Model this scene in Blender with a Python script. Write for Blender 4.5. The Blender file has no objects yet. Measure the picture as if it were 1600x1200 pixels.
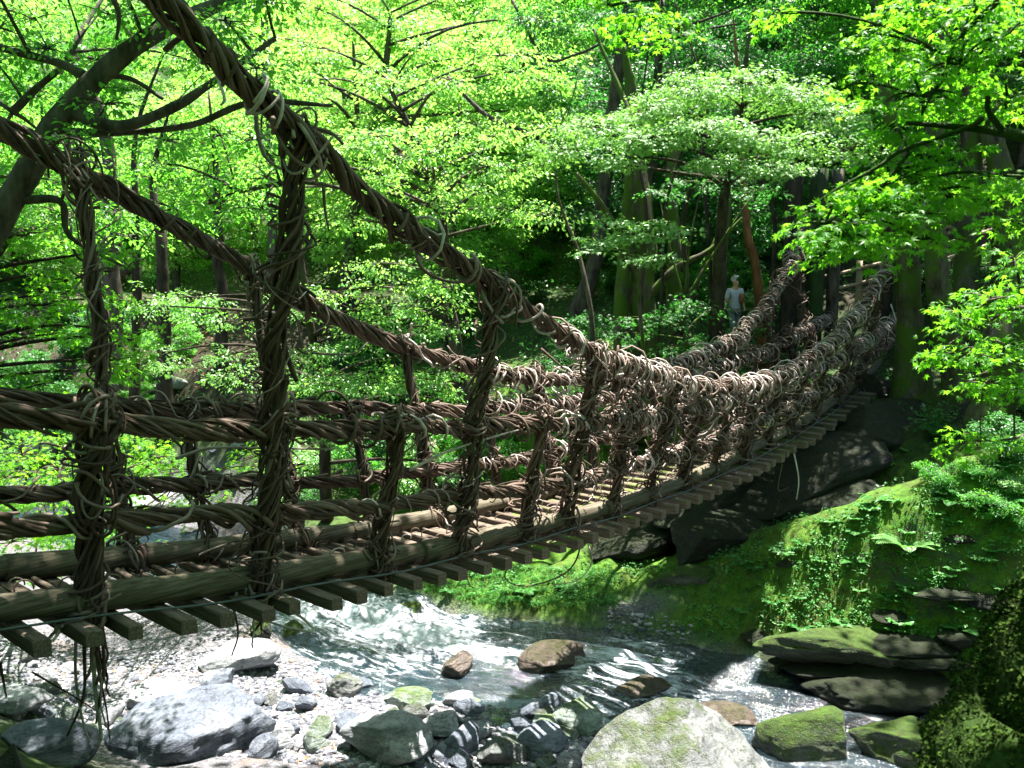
import bpy, math, random
import numpy as np
from math import sin, cos, pi, radians
random.seed(7); rng = np.random.default_rng(7)
S = bpy.context.scene; COL = S.collection

# ------------------------------------------------------------------ camera, sky, sun, exposure
F = 1331.0; PITCH = radians(-6.9); CZ = 6.5
cam = bpy.data.objects.new("camera", bpy.data.cameras.new("camera")); COL.objects.link(cam)
cam.location = (0, 0, CZ); cam.rotation_euler = (pi/2 + PITCH, 0, 0)
cam.data.sensor_width = 36; cam.data.lens = F/1600*36; cam.data.clip_start = .05; cam.data.clip_end = 2000
S.camera = cam
cam.data.dof.use_dof = True; cam.data.dof.focus_distance = 10.5; cam.data.dof.aperture_fstop = 2.4
SUN_EL, SUN_AZ = radians(74), radians(28)
SUNV = np.array([cos(SUN_EL)*sin(SUN_AZ), cos(SUN_EL)*cos(SUN_AZ), sin(SUN_EL)])
W = bpy.data.worlds.new("World"); S.world = W; W.use_nodes = True
wn = W.node_tree.nodes; wl = W.node_tree.links
sky = wn.new("ShaderNodeTexSky"); sky.sky_type = 'NISHITA'; sky.sun_disc = False
sky.sun_elevation = SUN_EL; sky.sun_rotation = SUN_AZ; sky.air_density = 1.0; sky.dust_density = 2.0
bg = wn.get("Background") or wn.new("ShaderNodeBackground"); bg.inputs[1].default_value = 0.055
wl.new(sky.outputs[0], bg.inputs[0])
sl = bpy.data.lights.new("sun", 'SUN'); sl.energy = 5.0; sl.angle = radians(.5); sl.color = (1, .95, .87)
sun = bpy.data.objects.new("sun", sl); COL.objects.link(sun)
from mathutils import Vector, Matrix
sun.rotation_euler = Vector(SUNV).to_track_quat('Z', 'Y').to_euler()
S.view_settings.view_transform = 'Standard'; S.view_settings.look = 'None'
S.view_settings.exposure = 2.4; S.view_settings.gamma = 1
S.cycles.max_bounces = 7; S.cycles.diffuse_bounces = 4; S.cycles.glossy_bounces = 2
S.cycles.transmission_bounces = 5; S.cycles.transparent_max_bounces = 6; S.cycles.use_denoising = True
S.cycles.caustics_reflective = False; S.cycles.caustics_refractive = False

# ------------------------------------------------------------------ geometry of the view (used to measure places)
_c, _s = cos(PITCH), sin(PITCH)
def ray(x, y):
    u = (x-800)/F; v = (600-y)/F
    return np.array([u, _c - v*_s, _s + v*_c])
def at(x, y, Y):
    d = ray(x, y); return d/d[1]*Y + np.array([0, 0, CZ])
def gz(x, y, z):
    d = ray(x, y); return d*((z-CZ)/d[2]) + np.array([0, 0, CZ])
def nrm(v):
    v = np.asarray(v, float); return v/(np.linalg.norm(v, axis=-1, keepdims=True)+1e-9)

# ------------------------------------------------------------------ noise
def _h(ix, iy, iz):
    n = (ix*374761393 + iy*668265263 + iz*2147483647*3 + 1274126177) & 0xffffffff
    n = ((n ^ (n >> 13))*1274126177) & 0xffffffff
    return ((n ^ (n >> 16)) & 0xffff)/65535.0
def vnoise(p):
    p = np.asarray(p, float); i = np.floor(p).astype(np.int64); f = p-i; f = f*f*(3-2*f)
    r = 0
    for a in (0, 1):
        for b in (0, 1):
            for c in (0, 1):
                w = (f[..., 0] if a else 1-f[..., 0])*(f[..., 1] if b else 1-f[..., 1])*(f[..., 2] if c else 1-f[..., 2])
                r = r + w*_h(i[..., 0]+a, i[..., 1]+b, i[..., 2]+c)
    return r*2-1
def fbm(p, oct=4):
    r = 0; a = 1
    for k in range(oct):
        r = r + a*vnoise(np.asarray(p)*2**k + 17.3*k); a *= .5
    return r
def wob(n, amp, per, dim=3):
    """smooth random curve, n samples, period in samples"""
    x = np.arange(n); o = np.zeros((n, dim))
    for k in range(3):
        o += np.sin(x[:, None]*2*pi/per*(k*.83+.7) + rng.uniform(0, 2*pi, dim))/(k+1)
    return o*amp/1.4

# ------------------------------------------------------------------ mesh helpers
def link(name, me, parent=None, mat=None):
    o = bpy.data.objects.new(name, me); COL.objects.link(o)
    if parent is not None: o.parent = parent
    if mat is not None: me.materials.clear(); me.materials.append(mat)
    return o
def mesh(name, V, faces, smooth=True, attrs=None):
    """faces: list of int arrays (n,k)"""
    V = np.asarray(V, np.float32); me = bpy.data.meshes.new(name)
    me.vertices.add(len(V)); me.vertices.foreach_set("co", V.ravel())
    fs = [np.asarray(f, np.int32) for f in faces if len(f)]
    nl = sum(f.size for f in fs); nf = sum(len(f) for f in fs)
    me.loops.add(nl); me.polygons.add(nf)
    me.loops.foreach_set("vertex_index", np.concatenate([f.ravel() for f in fs]))
    tot = np.concatenate([np.full(len(f), f.shape[1], np.int32) for f in fs])
    st = np.concatenate([[0], np.cumsum(tot)[:-1]]).astype(np.int32)
    me.polygons.foreach_set("loop_start", st)
    try: me.polygons.foreach_set("loop_total", tot)
    except Exception: pass
    me.polygons.foreach_set("use_smooth", np.full(nf, smooth))
    for k, v in (attrs or {}).items():
        v = np.asarray(v, np.float32)
        if v.ndim == 1: a = me.attributes.new(k, 'FLOAT', 'POINT'); a.data.foreach_set("value", v)
        else: a = me.attributes.new(k, 'FLOAT_VECTOR', 'POINT'); a.data.foreach_set("vector", v.ravel())
    me.update(); me.validate(); return me
class MB:
    def __init__(s): s.V = []; s.Q = []; s.T = []; s.n = 0; s.A = []
    def add(s, V, Q=None, T=None, tint=None):
        V = np.asarray(V, float)
        if Q is not None and len(Q): s.Q.append(np.asarray(Q)+s.n)
        if T is not None and len(T): s.T.append(np.asarray(T)+s.n)
        s.V.append(V); s.n += len(V)
        s.A.append(np.full(len(V), rng.random()) if tint is None else np.broadcast_to(tint, (len(V),)))
    def tube(s, P, r, k=6, caps=True, sy=1.0, flat=False, tint=None):
        P = np.asarray(P, float); n = len(P); r = np.broadcast_to(np.asarray(r, float), (n,))
        T = nrm(np.gradient(P, axis=0)); m = np.abs(T).mean(0)
        ref = np.eye(3)[int(np.argmin(m))]
        U = nrm(np.cross(T, ref)); Vv = np.cross(T, U)
        a = np.arange(k)*2*pi/k
        R = P[:, None] + r[:, None, None]*(np.cos(a)[None, :, None]*U[:, None]*sy + np.sin(a)[None, :, None]*Vv[:, None])
        i = np.arange(n-1)[:, None]*k; j = np.arange(k)[None]; j2 = (j+1) % k
        Q = np.stack([i+j, i+j2, i+k+j2, i+k+j], -1).reshape(-1, 4)
        Vs = R.reshape(-1, 3); Tt = None
        if caps:
            Vs = np.vstack([Vs, P[0], P[-1]]); c0 = n*k; jj = np.arange(k)
            Tt = np.vstack([np.stack([np.full(k, c0), (jj+1) % k, jj], 1),
                            np.stack([np.full(k, c0+1), (n-1)*k+jj, (n-1)*k+(jj+1) % k], 1)])
        s.add(Vs, Q, Tt, tint)
    def box(s, c, ax, ay, az, jit=0):
        """box centred c with half vectors ax, ay, az and softly bevelled long edges"""
        c = np.asarray(c, float); b = .16
        prof = [(1-b, 1), (1, 1-b), (1, -1+b), (1-b, -1), (-1+b, -1), (-1, -1+b), (-1, 1-b), (-1+b, 1)]
        V = []
        for e in (-1, -.97, .97, 1):
            q = .93 if abs(e) == 1 else 1
            for (u, w) in prof: V.append(c + ax*e + (ay*u + az*w)*q + rng.normal(0, jit, 3))
        Q = []
        for r_ in range(3):
            for j in range(8): Q.append((r_*8+j, r_*8+(j+1) % 8, (r_+1)*8+(j+1) % 8, (r_+1)*8+j))
        V += [c-ax, c+ax]; T = [(32, (j+1) % 8, j) for j in range(8)] + [(33, 24+j, 24+(j+1) % 8) for j in range(8)]
        s.add(V, Q, T)
    def build(s, name, mat, parent=None, smooth=True, **kw):
        V = np.vstack(s.V); fs = []
        if s.Q: fs.append(np.vstack(s.Q))
        if s.T: fs.append(np.vstack(s.T))
        me = mesh(name, V, fs, smooth, {'tint': np.concatenate(s.A)})
        o = link(name, me, parent, mat); tag(o, **kw); return o
def tag(o, label=None, cat=None, group=None, kind=None):
    if label: o['label'] = label
    if cat: o['category'] = cat
    if group: o['group'] = group
    if kind: o['kind'] = kind
    return o
def empty(name, loc=(0, 0, 0), **kw):
    o = bpy.data.objects.new(name, None); COL.objects.link(o); o.location = loc; o.empty_display_size = .2
    tag(o, **kw); return o
def copy_tree(o, parent=None):
    c = o.copy(); COL.objects.link(c)
    if parent is not None: c.parent = parent
    for ch in list(o.children): copy_tree(ch, c)
    return c

# ------------------------------------------------------------------ materials
class NT:
    def __init__(s, name):
        s.m = bpy.data.materials.new(name); s.m.use_nodes = True; s.t = s.m.node_tree; s.t.nodes.clear()
        s.out = s.t.nodes.new("ShaderNodeOutputMaterial")
    def n(s, kind, **kw):
        x = s.t.nodes.new("ShaderNode"+kind)
        for k, v in kw.items():
            if k.startswith('i_'):
                key = k[2:].replace('_', ' ')
                key = int(key) if key.isdigit() else key
                if hasattr(v, 'is_output') or isinstance(v, bpy.types.NodeSocket): s.t.links.new(v, x.inputs[key])
                else: x.inputs[key].default_value = v
            else: setattr(x, k, v)
        return x
    def noise(s, scale, detail=4, rough=.55, vec=None, dist=0):
        x = s.n("TexNoise", i_Scale=scale, i_Detail=detail, i_Roughness=rough, i_Distortion=dist)
        if vec is not None: s.t.links.new(vec, x.inputs['Vector'])
        return x.outputs[0]
    def pos(s, scale=(1, 1, 1), rot=(0, 0, 0), obj=True):
        g = s.n("TexCoord").outputs['Object'] if obj else s.n("NewGeometry").outputs['Position']
        return s.n("Mapping", i_Vector=g, i_Scale=scale, i_Rotation=rot).outputs[0]
    def ramp(s, f, stops, mode='LINEAR'):
        x = s.n("ValToRGB", i_Fac=f); cr = x.color_ramp; cr.interpolation = mode
        while len(cr.elements) < len(stops): cr.elements.new(.5)
        for e, (p, c) in zip(cr.elements, stops):
            e.position = p; e.color = (*c, 1) if not np.isscalar(c) else (c, c, c, 1)
        return x.outputs[0]
    def mix(s, f, a, b, mode='MIX'):
        x = s.n("Mix", data_type='RGBA', blend_type=mode)
        for sock, v in ((x.inputs[0], f), (x.inputs[6], a), (x.inputs[7], b)):
            if isinstance(v, bpy.types.NodeSocket): s.t.links.new(v, sock)
            else: sock.default_value = v if np.isscalar(v) else (*v, 1)
        return x.outputs[2]
    def math(s, op, a, b=0, c=None, clamp=False):
        x = s.n("Math", operation=op, use_clamp=clamp)
        for i, v in enumerate((a, b) if c is None else (a, b, c)):
            if isinstance(v, bpy.types.NodeSocket): s.t.links.new(v, x.inputs[i])
            else: x.inputs[i].default_value = v
        return x.outputs[0]
    def attr(s, name, vec=False):
        return s.n("Attribute", attribute_name=name).outputs['Vector' if vec else 'Fac']
    def bump(s, h, strength=.5, dist=.02):
        return s.n("Bump", i_Height=h, i_Strength=strength, i_Distance=dist).outputs[0]
    def bsdf(s, col, rough=.7, spec=.3, normal=None, out=True):
        x = s.n("BsdfPrincipled")
        for k, v in (('Base Color', col), ('Roughness', rough), ('Specular IOR Level', spec), ('Normal', normal)):
            if v is None: continue
            if isinstance(v, bpy.types.NodeSocket): s.t.links.new(v, x.inputs[k])
            else: x.inputs[k].default_value = v if np.isscalar(v) else (*v, 1)
        if out: s.t.links.new(x.outputs[0], s.out.inputs[0])
        return x.outputs[0]
    def upmask(s, lo, hi, noise=None, amt=.5):
        g = s.n("NewGeometry").outputs['Normal']; z = s.n("SeparateXYZ", i_Vector=g).outputs[2]
        if noise is not None: z = s.math('ADD', z, s.math('MULTIPLY', s.math('SUBTRACT', noise, .5), amt))
        return s.n("MapRange", i_Value=z, i_From_Min=lo, i_From_Max=hi).outputs[0]

def leaf_mat(name, c1, c2, t1, t2, gloss=.35, tr=.42, rough=.42):
    m = NT(name); f = m.attr('tint')
    n = m.noise(.9, 2, vec=m.pos(obj=False))
    ff = m.math('ADD', m.math('ADD', m.math('MULTIPLY', f, .55), m.math('MULTIPLY', n, .30)), m.math('MULTIPLY', m.math('SUBTRACT', m.n('ObjectInfo').outputs['Random'], .3), .45), clamp=True)
    col = m.mix(ff, c1, c2); trc = m.mix(ff, t1, t2)
    a = m.bsdf(col, rough, gloss, out=False)
    b = m.n("BsdfTranslucent", i_Color=trc).outputs[0]
    mx = m.n("MixShader", i_Fac=tr, i_1=a, i_2=b).outputs[0]
    m.t.links.new(mx, m.out.inputs[0]); return m.m
M = {}
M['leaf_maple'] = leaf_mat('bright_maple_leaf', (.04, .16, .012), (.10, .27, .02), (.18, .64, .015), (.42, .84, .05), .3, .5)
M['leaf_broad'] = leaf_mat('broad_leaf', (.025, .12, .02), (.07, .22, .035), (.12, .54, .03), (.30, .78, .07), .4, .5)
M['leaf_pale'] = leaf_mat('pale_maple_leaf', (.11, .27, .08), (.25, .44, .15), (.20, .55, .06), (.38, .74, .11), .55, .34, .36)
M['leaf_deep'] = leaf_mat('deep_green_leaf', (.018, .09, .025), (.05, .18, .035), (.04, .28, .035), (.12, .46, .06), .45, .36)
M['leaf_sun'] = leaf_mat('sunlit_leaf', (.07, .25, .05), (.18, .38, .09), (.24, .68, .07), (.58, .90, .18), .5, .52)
M['leaf_fern'] = leaf_mat('fern_leaf', (.04, .18, .035), (.10, .28, .07), (.08, .34, .04), (.15, .45, .06), .3, .3)

def bark(name, a, b, moss=None, mlo=.35, mhi=.6, sc=6):
    m = NT(name); v = m.pos((1, 1, .35), obj=False)
    n = m.noise(sc, 6, .65, v); n2 = m.noise(2.2, 4, .6, m.pos(obj=False))
    col = m.mix(m.ramp(n, [(.35, 0.), (.65, 1.)]), a, b)
    if moss is not None:
        mm = m.ramp(n2, [(mlo, 0.), (mhi, 1.)])
        fine = m.noise(60, 3, .6, m.pos(obj=False))
        col = m.mix(mm, col, m.mix(fine, moss, tuple(x*2.4 for x in moss)))
    m.bsdf(col, .85, .15, m.bump(m.math('ADD', n, m.math('MULTIPLY', m.noise(40, 3, .6, m.pos(obj=False)), .4)), .9, .03)); return m.m
M['bark_grey'] = bark('grey_brown_bark', (.035, .028, .022), (.13, .11, .09))
M['bark_dark'] = bark('dark_bark', (.02, .016, .012), (.07, .055, .042))
M['bark_moss'] = bark('mossy_bark', (.03, .024, .016), (.13, .11, .085), (.035, .062, .008), .38, .55)
M['bark_green'] = bark('green_stained_bark', (.02, .03, .015), (.05, .075, .035), (.02, .045, .01), .45, .7)
M['bark_red'] = bark('reddish_bark', (.10, .045, .02), (.24, .11, .05))
M['moss_thick'] = bark('thick_dark_moss', (.008, .014, .003), (.022, .038, .006), (.014, .030, .004), .3, .5, 12)

def vine_mat():
    m = NT('vine_stem'); f = m.attr('tint'); n = m.noise(9, 4, .6, m.pos(obj=False)); n3 = m.noise(110, 3, .6, m.pos(obj=False))
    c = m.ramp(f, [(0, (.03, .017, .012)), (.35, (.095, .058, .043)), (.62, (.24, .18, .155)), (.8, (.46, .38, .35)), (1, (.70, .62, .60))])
    c = m.mix(m.ramp(n, [(.4, 0.), (.7, .6)]), c, (.10, .075, .05))
    m.bsdf(c, .75, .25, m.bump(n3, .5, .004)); return m.m
M['vine'] = vine_mat()
def log_mat():
    m = NT('weathered_log'); d = (.647, .763)
    v = m.pos((1, 1, 1), (0, 0, 0), obj=False)
    v2 = m.n("Mapping", i_Vector=m.n("Mapping", i_Vector=v, i_Rotation=(0, 0, -math.atan2(.763, .647))).outputs[0], i_Scale=(.5, 14, 14)).outputs[0]
    n = m.noise(3, 6, .65, v2); n2 = m.noise(1.8, 4, .6, v)
    c = m.ramp(n, [(.3, (.03, .026, .018)), (.5, (.105, .088, .062)), (.72, (.22, .19, .145))])
    c = m.mix(m.ramp(n2, [(.52, 0.), (.7, .45)]), c, (.09, .09, .035))
    m.bsdf(c, .8, .2, m.bump(n, .8, .012)); return m.m
M['log'] = log_mat()
def beam_mat():
    m = NT('old_beam'); v = m.pos(obj=False)
    v2 = m.n("Mapping", i_Vector=m.n("Mapping", i_Vector=v, i_Rotation=(0, 0, math.atan2(.647, .763))).outputs[0], i_Scale=(.8, 16, 16)).outputs[0]
    n = m.noise(3, 6, .65, v2); n2 = m.noise(2.3, 4, .6, v); fine = m.noise(50, 3, .6, v)
    c = m.ramp(n, [(.3, (.05, .04, .03)), (.55, (.15, .115, .09)), (.75, (.27, .22, .18))])
    mk = m.math('MULTIPLY', m.upmask(.3, .8, n2, 1.0), m.ramp(n2, [(.50, 0.), (.62, .9)]))
    mk = m.math('MULTIPLY', mk, m.ramp(m.n("SeparateXYZ", i_Vector=v).outputs[0], [(0, 0.), (.01, 1.)]))
    c = m.mix(mk, c, m.mix(fine, (.04, .075, .005), (.11, .17, .015)))
    m.bsdf(c, .85, .2, m.bump(n, .7, .008)); return m.m
M['beam'] = beam_mat()
def fence_wood():
    m = NT('pale_rail_wood'); n = m.noise(14, 4, .6, m.pos((1, 1, 1), obj=False)); m.bsdf(m.mix(n, (.28, .21, .14), (.50, .41, .30)), .8, .2, m.bump(n, .4, .01)); return m.m
M['fence'] = fence_wood()
def steel():
    m = NT('steel_cable'); n = m.noise(60, 2, .5, m.pos(obj=False))
    m.bsdf(m.mix(n, (.05, .07, .07), (.13, .16, .16)), .6, .3, m.bump(n, .5, .003)); return m.m
M['steel'] = steel()
def rock_mat(name, a, b, c, moss=None, mlo=.5, mhi=.8, veins=True, nm=.9, rough=.72):
    m = NT(name); P = m.pos(obj=True)
    oi = m.n("ObjectInfo").outputs['Random']
    off = m.n("VectorMath", operation='ADD', i_0=P).outputs[0]
    vm = off.node; cb = m.n("CombineXYZ", i_X=m.math('MULTIPLY', oi, 40), i_Y=m.math('MULTIPLY', oi, 17)).outputs[0]; m.t.links.new(cb, vm.inputs[1])
    st = m.n("Mapping", i_Vector=off, i_Rotation=(.5, .3, .2), i_Scale=(.7, .7, 4.5)).outputs[0]
    n1 = m.noise(1.6, 7, .62, st, .6); n2 = m.noise(4, 6, .7, off); n3 = m.noise(26, 5, .7, off)
    col = m.ramp(n1, [(.3, a), (.5, b), (.68, c)])
    col = m.mix(m.ramp(n2, [(.35, .55), (.6, 0.)]), col, a)
    if veins:
        w = m.ramp(m.noise(2.3, 6, .6, st, 1.5), [(.49, 0.), (.5, .3), (.51, 0.)])
        col = m.mix(w, col, tuple(min(.85, x*1.5) for x in c))
    sp = m.noise(9, 8, .8, off, .8); col = m.mix(m.ramp(sp, [(.40, .75), (.50, 0.)]), col, tuple(x*.35 for x in a)); col = m.mix(m.ramp(n3, [(.30, .45), (.5, 0.)]), col, tuple(x*.45 for x in a))
    cr = m.n('TexVoronoi', i_Vector=m.n('Mapping', i_Vector=m.mix(.12, off, m.n('TexNoise', i_Vector=off, i_Scale=2.).outputs['Color']), i_Scale=(1, 1, 2.6), i_Rotation=(.4, .2, 0)).outputs[0], i_Scale=1.7, feature='DISTANCE_TO_EDGE').outputs[0]
    ck = m.math('MULTIPLY', m.ramp(cr, [(.0, 1.), (.012, 0.)]), m.ramp(n2, [(.5, 0.), (.62, .8)])); col = m.mix(m.math('MULTIPLY', ck, .35), col, tuple(x*.25 for x in a))
    hgt = m.math('ADD', m.math('SUBTRACT', m.math('MULTIPLY', n1, 1.2), m.math('MULTIPLY', ck, .3)), m.math('ADD', m.math('MULTIPLY', n2, .6), m.math('MULTIPLY', n3, .25)))
    if moss is not None:
        mk = m.upmask(mlo, mhi, n2, nm); fine = m.noise(70, 4, .65, off); mid = m.noise(5, 4, .6, off)
        mc = m.mix(m.ramp(mid, [(.35, 0.), (.65, 1.)]), moss, (moss[0]*2.3, moss[1]*1.9, moss[2]*1.5))
        mc = m.mix(m.ramp(fine, [(.35, .7), (.6, 0.)]), mc, tuple(x*.35 for x in moss)); mc = m.mix(m.ramp(m.noise(14, 5, .7, off), [(.4, .7), (.55, 0.)]), mc, (moss[0]*1.0, moss[1]*.45, moss[2]*.6))
        col = m.mix(mk, col, mc); hgt = m.math('ADD', hgt, m.math('MULTIPLY', mk, m.math('ADD', m.math('MULTIPLY', fine, .9), m.math('MULTIPLY', m.noise(14, 5, .7, off), 1.3))))
    m.bsdf(col, rough, .35, m.bump(hgt, .9, .05)); return m.m
M['rock_pale'] = rock_mat('pale_river_stone', (.17, .18, .205), (.31, .32, .345), (.48, .48, .49))
M['rock_blue'] = rock_mat('blue_grey_stone', (.06, .072, .10), (.12, .14, .18), (.25, .27, .31))
M['rock_green'] = rock_mat('greenish_stone', (.14, .18, .165), (.27, .33, .29), (.44, .47, .43), (.06, .12, .015), .75, 1.1)
M['rock_pmoss'] = rock_mat('pale_stone_with_moss', (.085, .09, .095), (.16, .17, .165), (.27, .275, .26), (.05, .10, .01), .8, 1.2, True, 1.5)
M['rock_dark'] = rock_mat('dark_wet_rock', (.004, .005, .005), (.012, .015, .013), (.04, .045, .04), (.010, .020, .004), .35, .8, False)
M['rock_moss'] = rock_mat('moss_covered_rock', (.05, .055, .045), (.11, .12, .10), (.20, .20, .17), (.035, .085, .008), .1, .5, False, 1.3)
M['rock_brown'] = rock_mat('brown_wet_stone', (.06, .045, .035), (.10, .075, .058), (.15, .12, .095), (.03, .05, .01), .85, 1.2, False, .9, .35)

# ------------------------------------------------------------------ terrain
RC = np.array([(-70, 30), (-35, 27.5), (-22, 26.5), (-12.5, 22.8), (-6.8, 19.0), (-3.5, 16.0), (-1, 14.3), (2, 13.3), (4.9, 11.7), (8, 9.3), (13, 6.5), (25, 3), (70, -5)], float)
def catmull(P, n):
    P = np.asarray(P, float); Q = np.vstack([2*P[0]-P[1], P, 2*P[-1]-P[-2]]); out = []
    for i in range(1, len(Q)-2):
        t = np.linspace(0, 1, n, endpoint=False)[:, None]
        out.append(.5*(2*Q[i] + (Q[i+1]-Q[i-1])*t + (2*Q[i-1]-5*Q[i]+4*Q[i+1]-Q[i+2])*t**2 + (-Q[i-1]+3*Q[i]-3*Q[i+1]+Q[i+2])*t**3))
    out.append(P[-1:]); return np.vstack(out)
RCS = catmull(RC, 6)
def river_d(x, y):
    """signed distance to the stream's centre line, + on the far side"""
    x = np.asarray(x, float); y = np.asarray(y, float); best = np.full(x.shape, 1e9); sg = np.ones(x.shape)
    for a, b in zip(RCS[:-1], RCS[1:]):
        e = b-a; L = e@e; t = np.clip(((x-a[0])*e[0]+(y-a[1])*e[1])/L, 0, 1)
        dx = x-a[0]-t*e[0]; dy = y-a[1]-t*e[1]; d = np.hypot(dx, dy)
        c = e[0]*dy-e[1]*dx; m = d < best; best = np.where(m, d, best); sg = np.where(m, np.sign(c), sg)
    best = best+(.30+.5*(1-sstep(-8, -5, x)))*np.exp(-(best/2.6)**2)
    return best*sg
def sstep(a, b, x): t = np.clip((x-a)/(b-a), 0, 1); return t*t*(3-2*t)
def gauss(x, y, cx, cy, sx, sy, ang=0):
    c, s = cos(ang), sin(ang); u = (x-cx)*c+(y-cy)*s; v = -(x-cx)*s+(y-cy)*c
    return np.exp(-(u/sx)**2-(v/sy)**2)
def terrain(x, y, fine=True):
    x = np.asarray(x, float); y = np.asarray(y, float); d = river_d(x, y)
    near = np.interp(-d, [0, 1.3, 1.8, 2.6, 4.5, 6, 8, 9.4, 11, 14, 30, 150], [-.5, -.3, .0, .10, .28, .75, 2.1, 3.3, 4.6, 4.95, 6.5, 30])
    farR = np.interp(d, [0, 1.4, 1.8, 2.2, 3, 4.2, 5.5, 7, 8, 9.5, 11, 12.6, 16, 60, 200], [-.5, -.3, .0, .35, .62, .9, 1.4, 2.9, 3.5, 4.1, 4.6, 6.0, 6.3, 42, 80])
    farL = np.interp(d, [0, 1.4, 1.8, 2.6, 4, 5, 9, 16, 60, 200], [-.5, -.3, .0, .5, 2.4, 3.7, 5.5, 6.2, 38, 80])
    k = sstep(-8, -4, x)
    z = np.where(d < 0, near, farL*(1-k)+farR*k)
    # mossy mound, path slope, root bank by the camera
    z = z + 2.0*gauss(x, y, 7.6, 14.6, 3.4, 1.7, -.25)*(d > 0)*sstep(1.6, 3.4, d)
    z = z + .9*gauss(x, y, 10.5, 15.2, 3.0, 3.0)*(d > 0)*sstep(1.6, 4, d)
    z = z + .45*gauss(x, y, -5.6, 15.2, 1.6, 1.0, -.7)*(d < 0) 
    pk = sstep(8.6, 10.5, x)*sstep(21.2, 22.4, y)*(1-sstep(25, 28, y))*(x < 40)
    z = z*(1-pk) + pk*(5.95+np.clip((x-9.3)*.25, -.4, 6))
    z = np.maximum(z, 4.0-1.1*np.maximum(0, np.hypot(x-3.3, y-3.2)-.8)+0*x)
    if fine:
        p = np.stack([x, y, 0*x], -1); am = .05+.35*sstep(2.2, 5, np.abs(d))*(1-.55*pk)
        z = z + am*fbm(p*.45, 4)*.55 + .03*fbm(p*2.3, 3)
        st = fbm(np.stack([x*.4, y*.4, z*0], -1), 4)*.9
        led = np.abs(((z+st+ .18*x)*1.7) % 1-.5)*2          # bedding ledges in the rock of the far bank
        z = z + .26*(led**.6-.5)*np.clip(.35+1.2*fbm(p*.9+9, 3), 0, 1)*sstep(1.7, 2.3, d)*(1-sstep(9, 11, d))
    return z
def tz(x, y): return float(terrain(np.array([x]), np.array([y]))[0])

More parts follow.
